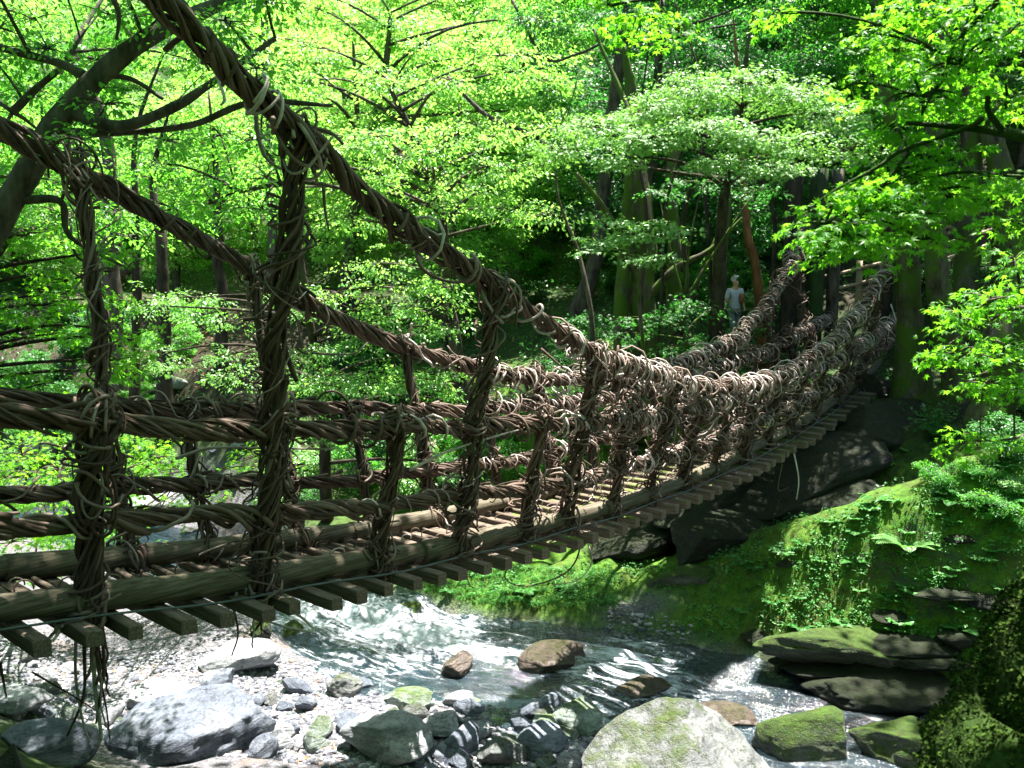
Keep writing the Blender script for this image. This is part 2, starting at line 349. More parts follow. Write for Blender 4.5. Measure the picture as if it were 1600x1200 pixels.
def build_terrain():
    n = 520; u = np.linspace(-1, 1, n); ax = 170*np.sinh(4.6*u)/np.sinh(4.6); ay = 14+np.where(u > 0, 170, 120)*np.sinh(4.4*u)/np.sinh(4.4)
    X, Y = np.meshgrid(ax, ay, indexing='ij'); Z = terrain(X.ravel(), Y.ravel()); d = river_d(X.ravel(), Y.ravel())
    V = np.stack([X.ravel(), Y.ravel(), Z], -1)
    i = np.arange(n-1)[:, None]*n + np.arange(n-1)[None]; i = i.ravel()
    Q = np.stack([i, i+n, i+n+1, i+1], -1)
    x, y = X.ravel(), Y.ravel()
    gravel = (1-sstep(5.2, 7.0, -d))*(d < 0) + (1-sstep(1.6, 2.1, d))*(d >= 0)
    gravel = np.maximum(gravel, gauss(x, y, 2.3, 15.4, .6, .3)*1.2*(d > 0))
    gravel = np.maximum(gravel, (1-sstep(2.4, 3.6, d))*(d > 0)*(1-sstep(-7, -5, x)))
    litter = sstep(3.6, 5, d)*(1-sstep(-7, -4, x))*(1-sstep(36, 40, y)) + sstep(11.5, 12.5, d)*sstep(8, 9.5, x)*(1-sstep(28, 31, y))
    moss = (d > 0)*(1-sstep(8.5, 10, d))*sstep(-5, -3, x)
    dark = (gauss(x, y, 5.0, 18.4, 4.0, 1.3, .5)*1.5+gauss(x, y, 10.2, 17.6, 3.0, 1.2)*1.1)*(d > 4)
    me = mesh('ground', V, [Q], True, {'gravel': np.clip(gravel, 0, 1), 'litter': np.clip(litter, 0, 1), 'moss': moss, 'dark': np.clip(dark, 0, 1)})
    m = NT('valley_ground'); P = m.pos(obj=False); n1 = m.noise(1.1, 5, .6, P); n2 = m.noise(7, 5, .65, P); n3 = m.noise(45, 4, .65, P)
    vo = m.n("TexVoronoi", i_Vector=P, i_Scale=24.); vo2 = m.n("TexVoronoi", i_Vector=P, i_Scale=62.)
    g1 = m.mix(m.n("SeparateColor", i_Color=vo.outputs['Color']).outputs[0], (.07, .07, .08), (.20, .20, .225))
    g2 = m.mix(m.n("SeparateColor", i_Color=vo2.outputs['Color']).outputs[1], (.075, .07, .07), (.21, .205, .22))
    grav = m.mix(m.ramp(n2, [(.45, 0.), (.55, 1.)]), g1, g2)
    grav = m.mix(m.ramp(n1, [(.52, 0.), (.7, .6)]), grav, (.16, .11, .07))
    leafy = m.mix(m.ramp(n3, [(.4, 0.), (.6, 1.)]), (.015, .012, .009), (.045, .027, .018))
    leafy = m.mix(m.ramp(n2, [(.45, 0.), (.6, .7)]), leafy, (.05, .055, .025))
    hill = m.mix(m.ramp(n2, [(.4, 0.), (.62, 1.)]), (.022, .035, .012), (.05, .09, .02))
    mo = m.mix(m.ramp(n2, [(.35, 0.), (.62, 1.)]), (.028, .075, .008), (.085, .19, .014))
    mo = m.mix(m.ramp(n3, [(.3, .65), (.55, 0.)]), mo, (.018, .04, .005))
    mo = m.mix(m.ramp(n1, [(.5, 0.), (.68, .8)]), mo, (.055, .065, .015))
    rk = m.mix(m.ramp(m.noise(3, 6, .65, m.pos((1, 1, 6), obj=False)), [(.35, 0.), (.65, 1.)]), (.022, .026, .026), (.11, .12, .115))
    steep = m.upmask(.22, .5, n2, .55)
    mossy = m.mix(steep, rk, mo)
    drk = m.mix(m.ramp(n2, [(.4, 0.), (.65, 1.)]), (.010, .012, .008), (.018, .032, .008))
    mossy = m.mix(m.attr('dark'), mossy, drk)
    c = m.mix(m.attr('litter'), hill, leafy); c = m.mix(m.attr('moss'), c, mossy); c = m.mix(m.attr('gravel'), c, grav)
    h = m.math('ADD', m.math('MULTIPLY', n2, .5), m.math('ADD', m.math('MULTIPLY', n3, .35), m.math('MULTIPLY', vo.outputs[0], m.math('MULTIPLY', m.attr('gravel'), -.9))))
    m.bsdf(c, .85, .2, m.bump(h, .9, .05))
    tag(link('ground', me, None, m.m), kind='structure')
build_terrain()

def build_water():
    L = RCS[(RCS[:, 0] > -40) & (RCS[:, 0] < 30)]; seg = np.linalg.norm(np.diff(L, axis=0), axis=1); s = np.concatenate([[0], np.cumsum(seg)])
    ns = int(s[-1]/.06); ss = np.linspace(0, s[-1], ns); cx = np.interp(ss, s, L[:, 0]); cy = np.interp(ss, s, L[:, 1])
    tx, ty = np.gradient(cx), np.gradient(cy); ln = np.hypot(tx, ty); tx, ty = tx/ln, ty/ln
    w = np.linspace(-2.6, 2.6, 64); X = cx[:, None]-ty[:, None]*w; Y = cy[:, None]+tx[:, None]*w
    A = np.stack([ss[:, None]*.75+0*w, w[None]*2.9+0*ss[:, None], 0*X], -1)
    rap = np.clip(1.12*np.exp(-((cx+2.6)/2.6)**2)+.75*np.exp(-((cx-1.9)/1.4)**2)+.30*np.exp(-((cx-6)/1.2)**2)+.12, 0, 1)[:, None]*np.ones_like(w)
    rap = rap*(.55+.45*np.exp(-((w-.35)/1.0)**2))
    Z = (.015+.10*rap)*fbm(A*1.5, 4)+.07*rap*vnoise(A*[3.2, .9, 1]+5)+.03
    V = np.stack([X, Y, Z], -1).reshape(-1, 3); k = len(w)
    i = (np.arange(ns-1)[:, None]*k+np.arange(k-1)[None]).ravel(); Q = np.stack([i, i+k, i+k+1, i+1], -1)
    me = mesh('water', V, [Q], True, {'flow': A.reshape(-1, 3), 'rapid': rap.ravel()})
    m = NT('stream_water'); fl = m.attr('flow', True)
    n1 = m.noise(1.25, 11, .74, fl, .9); n2 = m.noise(5.5, 5, .6, fl, .6)
    thr = m.math('SUBTRACT', .78, m.math('MULTIPLY', m.attr('rapid'), .44))
    n4 = m.noise(15, 6, .7, fl, .4); f = m.math('MULTIPLY', m.math('SUBTRACT', m.math('ADD', m.math('ADD', n1, m.math('MULTIPLY', m.math('SUBTRACT', n2, .5), .4)), m.math('MULTIPLY', m.math('SUBTRACT', n4, .5), .35)), thr), 4.5, clamp=True)
    nb = m.bump(m.math('ADD', m.noise(3, 5, .6, fl, .5), m.math('MULTIPLY', n2, .5)), .8, .07)
    tr = m.n("BsdfTransparent", i_Color=(.42, .58, .62, 1)).outputs[0]
    deep = m.bsdf((.03, .055, .075), .12, .5, nb, out=False)
    gl = m.n("BsdfGlossy", i_Color=(1, 1, 1, 1), i_Roughness=.07, i_Normal=nb).outputs[0]
    fr = m.n("Fresnel", i_IOR=1.42, i_Normal=nb).outputs[0]
    body = m.n("MixShader", i_Fac=.42, i_1=tr, i_2=deep).outputs[0]
    body = m.n("MixShader", i_Fac=fr, i_1=body, i_2=gl).outputs[0]
    foam = m.bsdf((.68, .72, .79), .6, .3, nb, out=False)
    mx = m.n("MixShader", i_Fac=f, i_1=body, i_2=foam).outputs[0]; m.t.links.new(mx, m.out.inputs[0])
    tag(link('water', me, None, m.m), kind='structure')
build_water()

# ------------------------------------------------------------------ rocks
def ico(sub):
    import bmesh
    bm = bmesh.new(); bmesh.ops.create_icosphere(bm, subdivisions=sub, radius=1)
    V = np.array([v.co[:] for v in bm.verts]); T = np.array([[v.index for v in f.verts] for f in bm.faces]); bm.free(); return V, T
ICO5, ICO4, ICO3, ICO1 = ico(5), ico(4), ico(3), ico(1)
def rock_verts(seed, sc=(1, 1, .7), planes=13, rough=.07, base=ICO4, soft=.05):
    r = np.random.default_rng(seed); V = base[0].copy()
    for k in range(planes):
        n = nrm(r.normal(size=3)); dd = r.uniform(.52, .86); e = V@n-dd
        V = V - n*(np.where(e > 0, e*(1-soft), 0))[:, None]
    V = V*(1+rough*fbm(V*1.6+seed*3.1, 4)[:, None]) + .35*rough*nrm(V)*fbm(V*6+seed, 3)[:, None]
    return V*np.array(sc)
def rock(name, label, loc, sc, mat, rz=0, tilt=(0, 0), seed=1, group=None, base=ICO5, rough=.07, planes=13, sink=.3, cat='rock'):
    V = rock_verts(seed, sc, planes, rough, base)
    o = link(name, mesh(name, V, [base[1]]), None, M[mat]); o.location = loc; o.rotation_euler = (tilt[0], tilt[1], rz)
    tag(o, label, cat, group); return o

# ------------------------------------------------------------------ foliage
def tpl(kind):
    if kind == 'maple':
        ang = np.radians([-128, -88, -45, 0, 45, 88, 128]); ln = [.42, .78, .98, 1.08, .98, .78, .42]
        va = np.radians([-165, -108, -66, -22, 22, 66, 108, 165]); vr = [.12, .30, .36, .38, .38, .36, .30, .12]
        V = [(0, 0, 0)]+[(r*sin(a), r*cos(a), 0) for a, r in zip(va, vr)]+[(r*sin(a), r*cos(a), -.16*r*r) for a, r in zip(ang, ln)]
        return np.array(V)*.62, np.array([(0, 1+i, 9+i, 2+i) for i in range(7)])
    if kind == 'oval':
        V = [(0, 0, 0), (.24, .3, .06), (.22, .62, .05), (0, 1, -.08), (-.22, .62, .05), (-.24, .3, .06)]
        return np.array(V), np.array([(0, 1, 2, 3), (0, 3, 4, 5)])
    if kind == 'blade':
        V = [(-.05, 0, 0), (.05, 0, 0), (.04, .5, .10), (0, 1, -.02), (-.04, .5, .10)]
        return np.array(V), np.array([(0, 1, 2, 4), (2, 3, 4, 4)])[:1]
    V = [(0, 0, 0), (.33, .45, .05), (0, 1, -.06), (-.33, .5, .05)]
    return np.array(V), np.array([(0, 1, 2, 3)])
TPL = {k: tpl(k) for k in ('maple', 'oval', 'far')}
def leaves(mb, P, Dir, Nrm, size, kind):
    V, Q = TPL[kind]; n = len(P)
    Yv = nrm(Dir); X = nrm(np.cross(Yv, Nrm)); Z = np.cross(X, Yv)
    size = np.broadcast_to(np.asarray(size, float), (n,))
    W_ = P[:, None] + size[:, None, None]*(V[None, :, 0, None]*X[:, None]+V[None, :, 1, None]*Yv[:, None]+V[None, :, 2, None]*Z[:, None])
    k = len(V); QQ = (Q[None]+(np.arange(n)*k)[:, None, None]).reshape(-1, 4)
    mb.add(W_.reshape(-1, 3), QQ, tint=np.repeat(rng.random(n), k))
def sprays(mb, C, rad, per, size, kind, out=None, tilt=.3, droop=.25, flat=.1):
    """leaf sprays: flat fans of leaves round each centre in C"""
    ns = len(C); rad = np.broadcast_to(np.asarray(rad, float), (ns,))
    nn = nrm(np.stack([rng.normal(0, tilt, ns), rng.normal(0, tilt, ns), np.ones(ns)], -1))
    a = rng.uniform(0, 2*pi, (ns, per)); r = np.sqrt(rng.random((ns, per)))*rad[:, None]
    off = np.stack([np.cos(a)*r, np.sin(a)*r, rng.normal(0, flat, (ns, per))*rad[:, None]-droop*r*r/rad[:, None]], -1)
    off[..., 2] -= (nn[:, None, 0]*off[..., 0]+nn[:, None, 1]*off[..., 1])/nn[:, None, 2]
    P = C[:, None]+off; Dr = off*1.0
    if out is not None: Dr = nrm(Dr)+out[:, None]*.9
    Dr = nrm(Dr)+rng.normal(0, .35, Dr.shape); Dr[..., 2] -= .3
    N = nn[:, None]+rng.normal(0, .33, Dr.shape)
    sz = size*rng.uniform(.5, 1.25, ns*per)
    leaves(mb, P.reshape(-1, 3), Dr.reshape(-1, 3), N.reshape(-1, 3), sz, kind)
def bez(a, b, c, n=8):
    t = np.linspace(0, 1, n)[:, None]; return (1-t)**2*a+2*t*(1-t)*b+t*t*c
def curved(pts, n=6): return catmull(np.array(pts, float), n)

def tree(name, label, trunk, pads, leaf='leaf_broad', kind='oval', size=.09, barkm='bark_grey', cat='tree', group=None,
         limbs=(), sp_r=.35, per=26, k=9, twigs=True, droop=.25, tilt=.3, anchor=None, flare=0, base=None):
    """trunk: list of (point, radius); limbs: extra polylines of (point, radius); pads: (centre, (rx,ry,rz), n sprays)"""
    tp = np.array([p for p, r in trunk], float); tr = np.array([r for p, r in trunk], float)
    loc = np.array(base if base is not None else tp[0]); root = empty(name, loc, label=label, cat=cat, group=group)
    w = MB(); P = catmull(tp, 7); R = catmull(tr[:, None], 7)[:, 0]
    if flare: R = R*(1+flare*np.exp(-np.linspace(0, 9, len(R))))
    n_ = len(P); P = P+fbm(P*1.1, 2)[:, None]*R[:, None]*.35
    w.tube(P-loc, R*(1+.12*vnoise(P*4)), 14)
    anc = [(P, R)]
    for lb in limbs:
        q = catmull(np.array([p for p, r in lb], float), 6); rr = catmull(np.array([[r] for p, r in lb], float), 6)[:, 0]
        w.tube(q-loc, rr*(1+.15*vnoise(q*5)), 8); anc.append((q, rr))
    AP = np.vstack([a for a, _ in anc]); AR = np.concatenate([b for _, b in anc])
    lv = MB()
    for c, rad, ns in pads:
        c = np.asarray(c, float); rad = np.asarray(rad, float)
        cost = np.linalg.norm(AP-c, axis=1)+np.maximum(0, AP[:, 2]-c[2]+.2)*1.5
        j = int(np.argmin(cost)); a = AP[j]; L = np.linalg.norm(c-a); r0 = min(AR[j]*.6, .012+.013*L)
        mid = (a+c)/2+np.array([0, 0, .12*L])+rng.normal(0, .06*L, 3)
        if L > .15: w.tube(bez(a, mid, c, 9)-loc, np.linspace(r0, .012, 9), 6)
        d = rng.normal(size=(ns, 3)); d = nrm(d)*(rng.random(ns)**.42)[:, None]
        d[:, 2] = np.where(d[:, 2] < 0, d[:, 2]*.6, d[:, 2]); C = c+d*rad
        C[:, 2] -= droop*.6*rad[2]*(d[:, 0]**2+d[:, 1]**2)
        out = nrm((C-c)*[1, 1, .2]+rng.normal(0, .02, C.shape))
        sprays(lv, C-loc, sp_r*rng.uniform(.6, 1.25, ns), per, size, kind, out, tilt, droop)
        if twigs:
            for q in C[::max(1, ns//26)]:
                m_ = (c+q)/2+rng.normal(0, .08, 3)*np.linalg.norm(q-c)+[0, 0, .05]
                w.tube(bez(c, m_, q, 6)-loc, np.linspace(.011, .004, 6), 4, False)
    w.build('trunk', M[barkm], root)
    if lv.n: lv.build('crown', M[leaf], root, smooth=False)
    return root
def pad(px, py, Y, wpx, hpx, dep, n):
    """a foliage mass seen at a place in the view, given as a real centre and radii in metres"""
    return (at(px, py, Y), (wpx/2/F*Y, dep, hpx/2/F*Y), n)
# ------------------------------------------------------------------ the vine bridge
BD = nrm(np.array([.647, .763])); BN = np.array([BD[1], -BD[0]]); BP = np.array([-3.7, 6.1]); BW = 1.25; FLARE = .24
def logz(t): return .01024*t*t-.18866*t+4.0897
TOPN = np.array([(-5, 12.2), (-3, 10.9), (-1, 9.75), (0, 8.95), (.75, 8.37), (1.3, 8.02), (1.93, 7.72), (2.63, 7.32), (3.45, 6.90), (4.5, 6.43), (5.5, 6.04), (6.7, 5.56), (8.1, 5.18), (9.3, 4.93), (10.6, 4.72), (12.1, 4.62), (13.7, 4.76), (15.3, 5.13), (16.8, 5.82), (18.3, 6.85), (20.2, 8.3)])
TOPF = np.array([(-5, 11.9), (-3, 10.6), (-1, 9.35), (0, 8.5), (.9, 7.95), (1.6, 7.58), (2.04, 7.35), (2.7, 6.98), (3.44, 6.57), (4.27, 6.14), (5.24, 5.73), (6.36, 5.33), (7.41, 5.08), (9.2, 4.85), (10.86, 4.70), (12.2, 4.75), (13.7, 4.93), (15.4, 5.25), (17.0, 5.8), (19.15, 7.07), (20.6, 8.2)])
MIDH = np.array([(-3, 1.45), (5, 1.45), (8, 1.3), (12, 1.2), (17, 1.07), (21, 1.0)]); LOWH = np.array([(-3, .62), (2, .66), (7, .56), (13, .52), (20, .45)])
def topz(t, side): T = TOPN if side == 'N' else TOPF; return np.interp(t, T[:, 0], T[:, 1])
def bpt(t, z, side, out=0.):
    t = np.atleast_1d(np.asarray(t, float)); z = np.broadcast_to(np.asarray(z, float), t.shape)
    off = FLARE*np.maximum(0, z-logz(t))+out
    xy = BP+BD*t[:, None]+(BN*off[:, None] if side == 'N' else -BN*(BW+off[:, None]))
    return np.column_stack([xy, z])
bridge = empty('vine_bridge', (*(BP+BD*9.5-BN*.62), 3.0), label='footbridge woven from brown vines, with log edges and beam deck, spanning the stream', cat='bridge')
BLOC = np.array(bridge.location)
def fin(mb, name, mat, **kw):
    o = mb.build(name, mat, bridge, **kw); o.location = -BLOC; return o
def frame(P):
    T = nrm(np.gradient(P, axis=0)); m = np.abs(T).mean(0); ref = np.eye(3)[int(np.argmin(m))]
    U = nrm(np.cross(T, ref)); return T, U, np.cross(T, U)
def resamp(P, step):
    s = np.concatenate([[0], np.cumsum(np.linalg.norm(np.diff(P, axis=0), axis=1))]); n = max(6, int(s[-1]/step))
    q = np.linspace(0, s[-1], n); return np.column_stack([np.interp(q, s, P[:, k]) for k in range(3)]), q
def strands(mb, P, R, nst, pitch, rs, step=.06):
    P, s = resamp(P, step); n = len(P); T, U, V = frame(P); Rl = R*(1+.16*wob(n, 1, 40, 1)[:, 0])
    for i in range(nst):
        core = i < max(1, nst//4)
        rho = Rl*((.15 if core else .74)+.16*wob(n, 1, rng.uniform(14, 30), 1)[:, 0])
        a = 2*pi*i/max(1, nst-nst//4)+2*pi*s/pitch+.55*wob(n, 1, rng.uniform(20, 45), 1)[:, 0]
        Q = P+rho[:, None]*(np.cos(a)[:, None]*U+np.sin(a)[:, None]*V)+wob(n, .006, 9)
        r = rs*rng.choice([.4, .6, .8, 1, 1.35])*rng.uniform(.85, 1.15)*(1+.16*wob(n, 1, 5, 1)[:, 0]+.10*wob(n, 1, 12, 1)[:, 0]); 
        if core: r = r*1.5
        # a vine is rarely longer than a few metres: break it and let the ends poke out
        i0 = 0
        while i0 < n-4:
            L = int(rng.uniform(1.2, 4.5)/step); j = min(n, i0+L)
            if n-j < 8: j = n
            q = Q[i0:j].copy(); m = len(q)
            if m > 6:
                e = np.exp(-np.arange(m)[::-1]/3.0)*rng.uniform(.0, .10); q += e[:, None]*(np.cos(a[i0:j])[:, None]*U[i0:j]+np.sin(a[i0:j])[:, None]*V[i0:j])
                mb.tube(q, r[i0:j], 6, tint=rng.uniform(0, .62)**1.2)
            i0 = j-2 if j < n else n
def wraps(mb, P, R, count, rs=.011, loose=.35, pick=None, step=.035, maxt=2.1):
    """thin vines wound round a rope; pick(u) gives how many fall there (0..1 along it)"""
    P, s = resamp(P, step); n = len(P); T, U, V = frame(P); k = 0
    while k < count:
        u = rng.random()
        if pick is not None and rng.random() > pick(u): k += .25; continue
        k += 1
        L = rng.uniform(.16, 1.0); m = int(rng.integers(14, 34)); turns = rng.uniform(.7, maxt)*rng.choice([-1, 1], p=[.25, .75])
        ss = np.linspace(u*s[-1], min(s[-1], u*s[-1]+L), m); ix = ss/step*(n-1)/(s[-1]/step); i0 = np.clip(ix.astype(int), 0, n-1)
        a = rng.uniform(0, 2*pi)+np.linspace(0, turns*2*pi, m)+.5*wob(m, 1, m*.8, 1)[:, 0]
        e = np.linspace(-1, 1, m); rho = R*rng.uniform(.85, 1.15)+rs
        if rng.random() < loose: rho = rho+R*rng.uniform(.4, 1.7)*np.exp(-((e-rng.uniform(-.7, .7))/.35)**2)
        else: rho = rho+0*e
        rho = rho+R*(rng.uniform(0, 1.0)*np.exp(-(1-e)*6)+rng.uniform(0, 1.2)*np.exp(-(1+e)*6))+.15*R*wob(m, 1, m*.5, 1)[:, 0]
        q = np.column_stack([np.interp(ss, s, P[:, c]) for c in range(3)])+rho[:, None]*(np.cos(a)[:, None]*U[i0]+np.sin(a)[:, None]*V[i0])
        mb.tube(q, rs*rng.uniform(.6, 1.45)*np.linspace(1.1, .8, m), 5, tint=rng.uniform(.48, 1) if rs < .0145 and pick is not None else rng.uniform(0, .7))  # thin far-half wraps tinted paler, painting sunlight onto the debarked tone; near wraps darker
def tangle(mb, c, R, count, rs=.013, axis=None, stretch=1.3):
    for _ in range(count):
        m = int(rng.integers(14, 26)); n = nrm(rng.normal(size=3)+(0 if axis is None else 1.4*np.asarray(axis)*rng.choice([-1, 1])))
        u = nrm(np.cross(n, rng.normal(size=3))); v = np.cross(n, u); a = rng.uniform(0, 6.28)+np.linspace(0, rng.uniform(2.2, 6.6), m)
        rr = R*rng.uniform(.65, 1.25)*(1+.25*wob(m, 1, m, 1)[:, 0]); q = rr[:, None]*(np.cos(a)[:, None]*u+np.sin(a)[:, None]*v)
        q = q*[1, 1, stretch]+rng.normal(0, R*.25, 3)+c; q += nrm(q[-1]-c)*np.exp(-np.arange(m)[::-1]/3)[:, None]*rng.uniform(0, .12)
        mb.tube(q, rs*rng.uniform(.6, 1.5), 5, tint=rng.uniform(.1, .8))
def dangle(name, P, r, **kw):
    mb = MB()
    for p, rr in zip(P, r): mb.tube(p, np.linspace(rr, rr*.5, len(p)), 6)
    return fin(mb, name, M['vine'], **kw)
def droopers(c, n, L, spread=.12, r=.012):
    Ps = []
    for _ in range(n):
        a = rng.uniform(0, 6.28); l = L*rng.uniform(.4, 1.1); m = 9; t = np.linspace(0, 1, m)[:, None]
        d = np.array([cos(a), sin(a), 0])*spread*rng.uniform(.3, 2.2)
        Ps.append(np.asarray(c)+rng.normal(0, .04, 3)+d*t**1.3+np.array([0, 0, -l])*t+wob(m, .025, 7))
    return Ps
tt = np.arange(-4.6, 20.6, .15)
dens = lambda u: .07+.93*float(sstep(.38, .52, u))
for side in 'NF':
    for nm, zz, R in (('hand_rope', topz(tt, side), .105), ('middle_rope', logz(tt)+np.interp(tt, *MIDH.T), .093), ('lower_rope', logz(tt)+np.interp(tt, *LOWH.T), .078)):
        P = bpt(tt, zz, side); n = len(P)
        P = P+wob(n, .03, 17)*[1, 1, 1]; mb = MB()
        strands(mb, P, R, 25, 1.2, .0172)
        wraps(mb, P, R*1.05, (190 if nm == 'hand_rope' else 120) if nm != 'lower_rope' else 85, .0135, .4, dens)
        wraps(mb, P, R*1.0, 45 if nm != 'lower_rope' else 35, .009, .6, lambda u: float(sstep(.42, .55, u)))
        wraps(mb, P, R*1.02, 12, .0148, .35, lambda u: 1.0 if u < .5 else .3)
        fin(mb, nm, M['vine'])
    # edge logs end to end
    for a, b in ((-3.2, .55), (.35, 4.35), (4.15, 7.9), (7.75, 11.6), (11.4, 15.2), (15.0, 18.4), (18.2, 20.9)):
        t = np.linspace(a, b, 22); P = bpt(t, logz(t), side, rng.normal(0, .02)); P[:, 2] += wob(22, .012, 18, 1)[:, 0]
        mb = MB(); mb.tube(P, np.linspace(.122, .105, 22)*(1+.03*wob(22, 1, 8, 1)[:, 0]), 16); fin(mb, 'edge_log', M['log'])
    mb = MB(); t = np.arange(-3, 20.6, .25); P = bpt(t, logz(t)-.095+.015*np.sin(t*3), side, .2); mb.tube(P, .0105, 8); fin(mb, 'steel_cable', M['steel'])
# cross beams and slats
k = 0
for t in np.arange(-2.9, 20.7, .362):
    t = t+rng.normal(0, .012); z = float(logz(t))-.185+rng.normal(0, .006); c = np.array([*(BP+BD*t-BN*(BW/2-rng.normal(.07, .02))), z])
    ax = np.array([*BN, 0])*(1.04+rng.normal(0, .02)); sl_ = .0205*t-.1887; ay = nrm(np.array([*BD, sl_]))*rng.uniform(.062, .08); az = np.array([0, 0, rng.uniform(.058, .072)])
    ax = ax+np.array([*BD, 0])*rng.normal(0, .012)
    mb = MB(); mb.box(c, ax, ay, az, .002); fin(mb, 'cross_beam', M['beam'], smooth=False)
for t in np.arange(-2.72, 20.5, .362):
    z = float(logz(t))-.10; a = np.array([*(BP+BD*t-BN*.06), z]); b = np.array([*(BP+BD*t-BN*(BW-.06)), z])
    mb = MB(); mb.tube(np.linspace(a, b, 8)+wob(8, .008, 6), rng.uniform(.024, .034), 8); fin(mb, 'deck_slat', M['beam'])
mb = MB()
for off in (.22, .55, .86, 1.08):
    for t in np.arange(-2.9, 20.5, .362):
        if rng.random() < .22: continue
        o_ = off+rng.normal(0, .05); c = np.array([*(BP+BD*t-BN*o_), float(logz(t))-.12]); a = np.linspace(0, pi, 10)
        q = c+np.outer(np.cos(a)*rng.uniform(.06, .10), [*BD, 0])+np.outer(np.sin(a)*rng.uniform(.06, .10), [0, 0, 1])+np.outer(np.sin(a*2)*.02, [*BN, 0]); mb.tube(q, .008, 5)
fin(mb, 'vine_lashing', M['vine'], kind='stuff')
# hangers
def hanger(t0, side, top=None, R=.085, lean=0., low=.16, n=9, rs=.021):
    zt = float(topz(t0, side)) if top is None else float(logz(t0))+top
    zb = float(logz(t0))-low; z = np.linspace(zt+.03, zb, 26); u = (z-zb)/(zt-zb)
    tq = t0+lean*u; P = bpt(tq, z, side); P = P+np.array([*(BN if side == 'N' else -BN), 0])*.05*(1-u[:, None])
    P += wob(26, .03, 16)*np.sin(np.pi*u)[:, None]; mb = MB(); Rr = R
    strands(mb, P, Rr, int(n*2.3), 1.5, rs*.75, .05); wraps(mb, P, Rr*1.1, int(7*(zt-zb)), .0105, .6, maxt=1.2)
    tangle(mb, P[0], .115, 13, .0105); 
    lc = bpt(t0, float(logz(t0))-.02, side)[0]; tangle(mb, lc, .135, 13, .011, [*BD, 0], 1.0)
    for h in ((1.42, .66) if top is None else (.62,)):
        zz = float(logz(t0))+h
        if zz < zt-.2: tangle(mb, bpt(t0, zz, side)[0], .11, 5, .012)
    if t0 > 7:
        tangle(mb, P[0]+[0, 0, -.1], .17, 6, .009); wraps(mb, P, Rr*1.4, int(5*(zt-zb)), .008, .7)
    fin(mb, 'hanger', M['vine'])
for t0, ln in ((-2.3, 0), (2.05, -.08), (4.7, -.08), (6.8, -.05), (8.95, 0), (11.1, 0), (13.3, 0), (15.6, 0), (18.2, 0)):
    hanger(t0, 'N', None, .112 if t0 < 7 else .07, ln, .22, 9, .021 if t0 < 7 else .016)
for t0 in (.5, 3.5, 5.9, 7.9, 10.0, 12.2, 14.4, 17.0): hanger(t0, 'N', 1.5 if t0 < 8 else 1.25, .09, 0, .2, 9, .02)
for t0, ln in ((-1.6, 0), (1.45, .12), (3.4, 0), (5.6, 0), (8.3, 0), (10.4, 0), (12.6, 0), (14.8, 0), (17.0, 0), (19.1, 0)): hanger(t0, 'F', None, .075, ln, .16, 8, .02)
for t0 in (-.2, 2.3, 4.5, 7.0, 9.4, 11.6, 13.8, 15.9, 18.0): hanger(t0, 'F', 1.4 if t0 < 8 else 1.2, .055, 0, .16, 7, .015)
# extra bulk of the short near hanger at the left and knots on the ropes
mb = MB(); p0 = bpt(.5, logz(.5)+1.42, 'N')[0]; strands(mb, bpt(np.full(20, .5), np.linspace(float(logz(.5))-.2, float(logz(.5))+1.5, 20), 'N', .03), .12, 16, 1.7, .017, .05); tangle(mb, p0, .14, 10, .013, None, 1.4); tangle(mb, p0-[0, 0, .5], .12, 7, .012, None, 2.0); fin(mb, 'vine_knot', M['vine'])
for t0, h, sd, R_, n_ in ((4.65, 'top', 'N', .25, 44), (2.0, 'top', 'N', .22, 26), (3.5, 1.43, 'N', .2, 26), (6.8, 'top', 'N', .24, 36), (7.9, 1.25, 'N', .24, 24), (9.0, 1.1, 'N', .26, 26), (10.4, 1.0, 'N', .26, 26), (12.0, .8, 'N', .24, 22), (1.55, 'top', 'F', .24, 26), (3.4, 1.45, 'F', .2, 18), (9.6, .5, 'N', .2, 16), (12, .4, 'N', .2, 16), (14, .5, 'N', .2, 18), (16, .6, 'N', .24, 22), (17.5, .9, 'N', .3, 30), (19, 1, 'N', .34, 40), (19, 1, 'F', .3, 30)):
    z_ = float(topz(t0, sd))-.08 if h == 'top' else float(logz(t0))+h
    mb = MB(); tangle(mb, bpt(t0, z_, sd)[0], R_*.75, int(n_*.38), .011 if t0 > 6 else .0125); fin(mb, 'vine_knot', M['vine'])
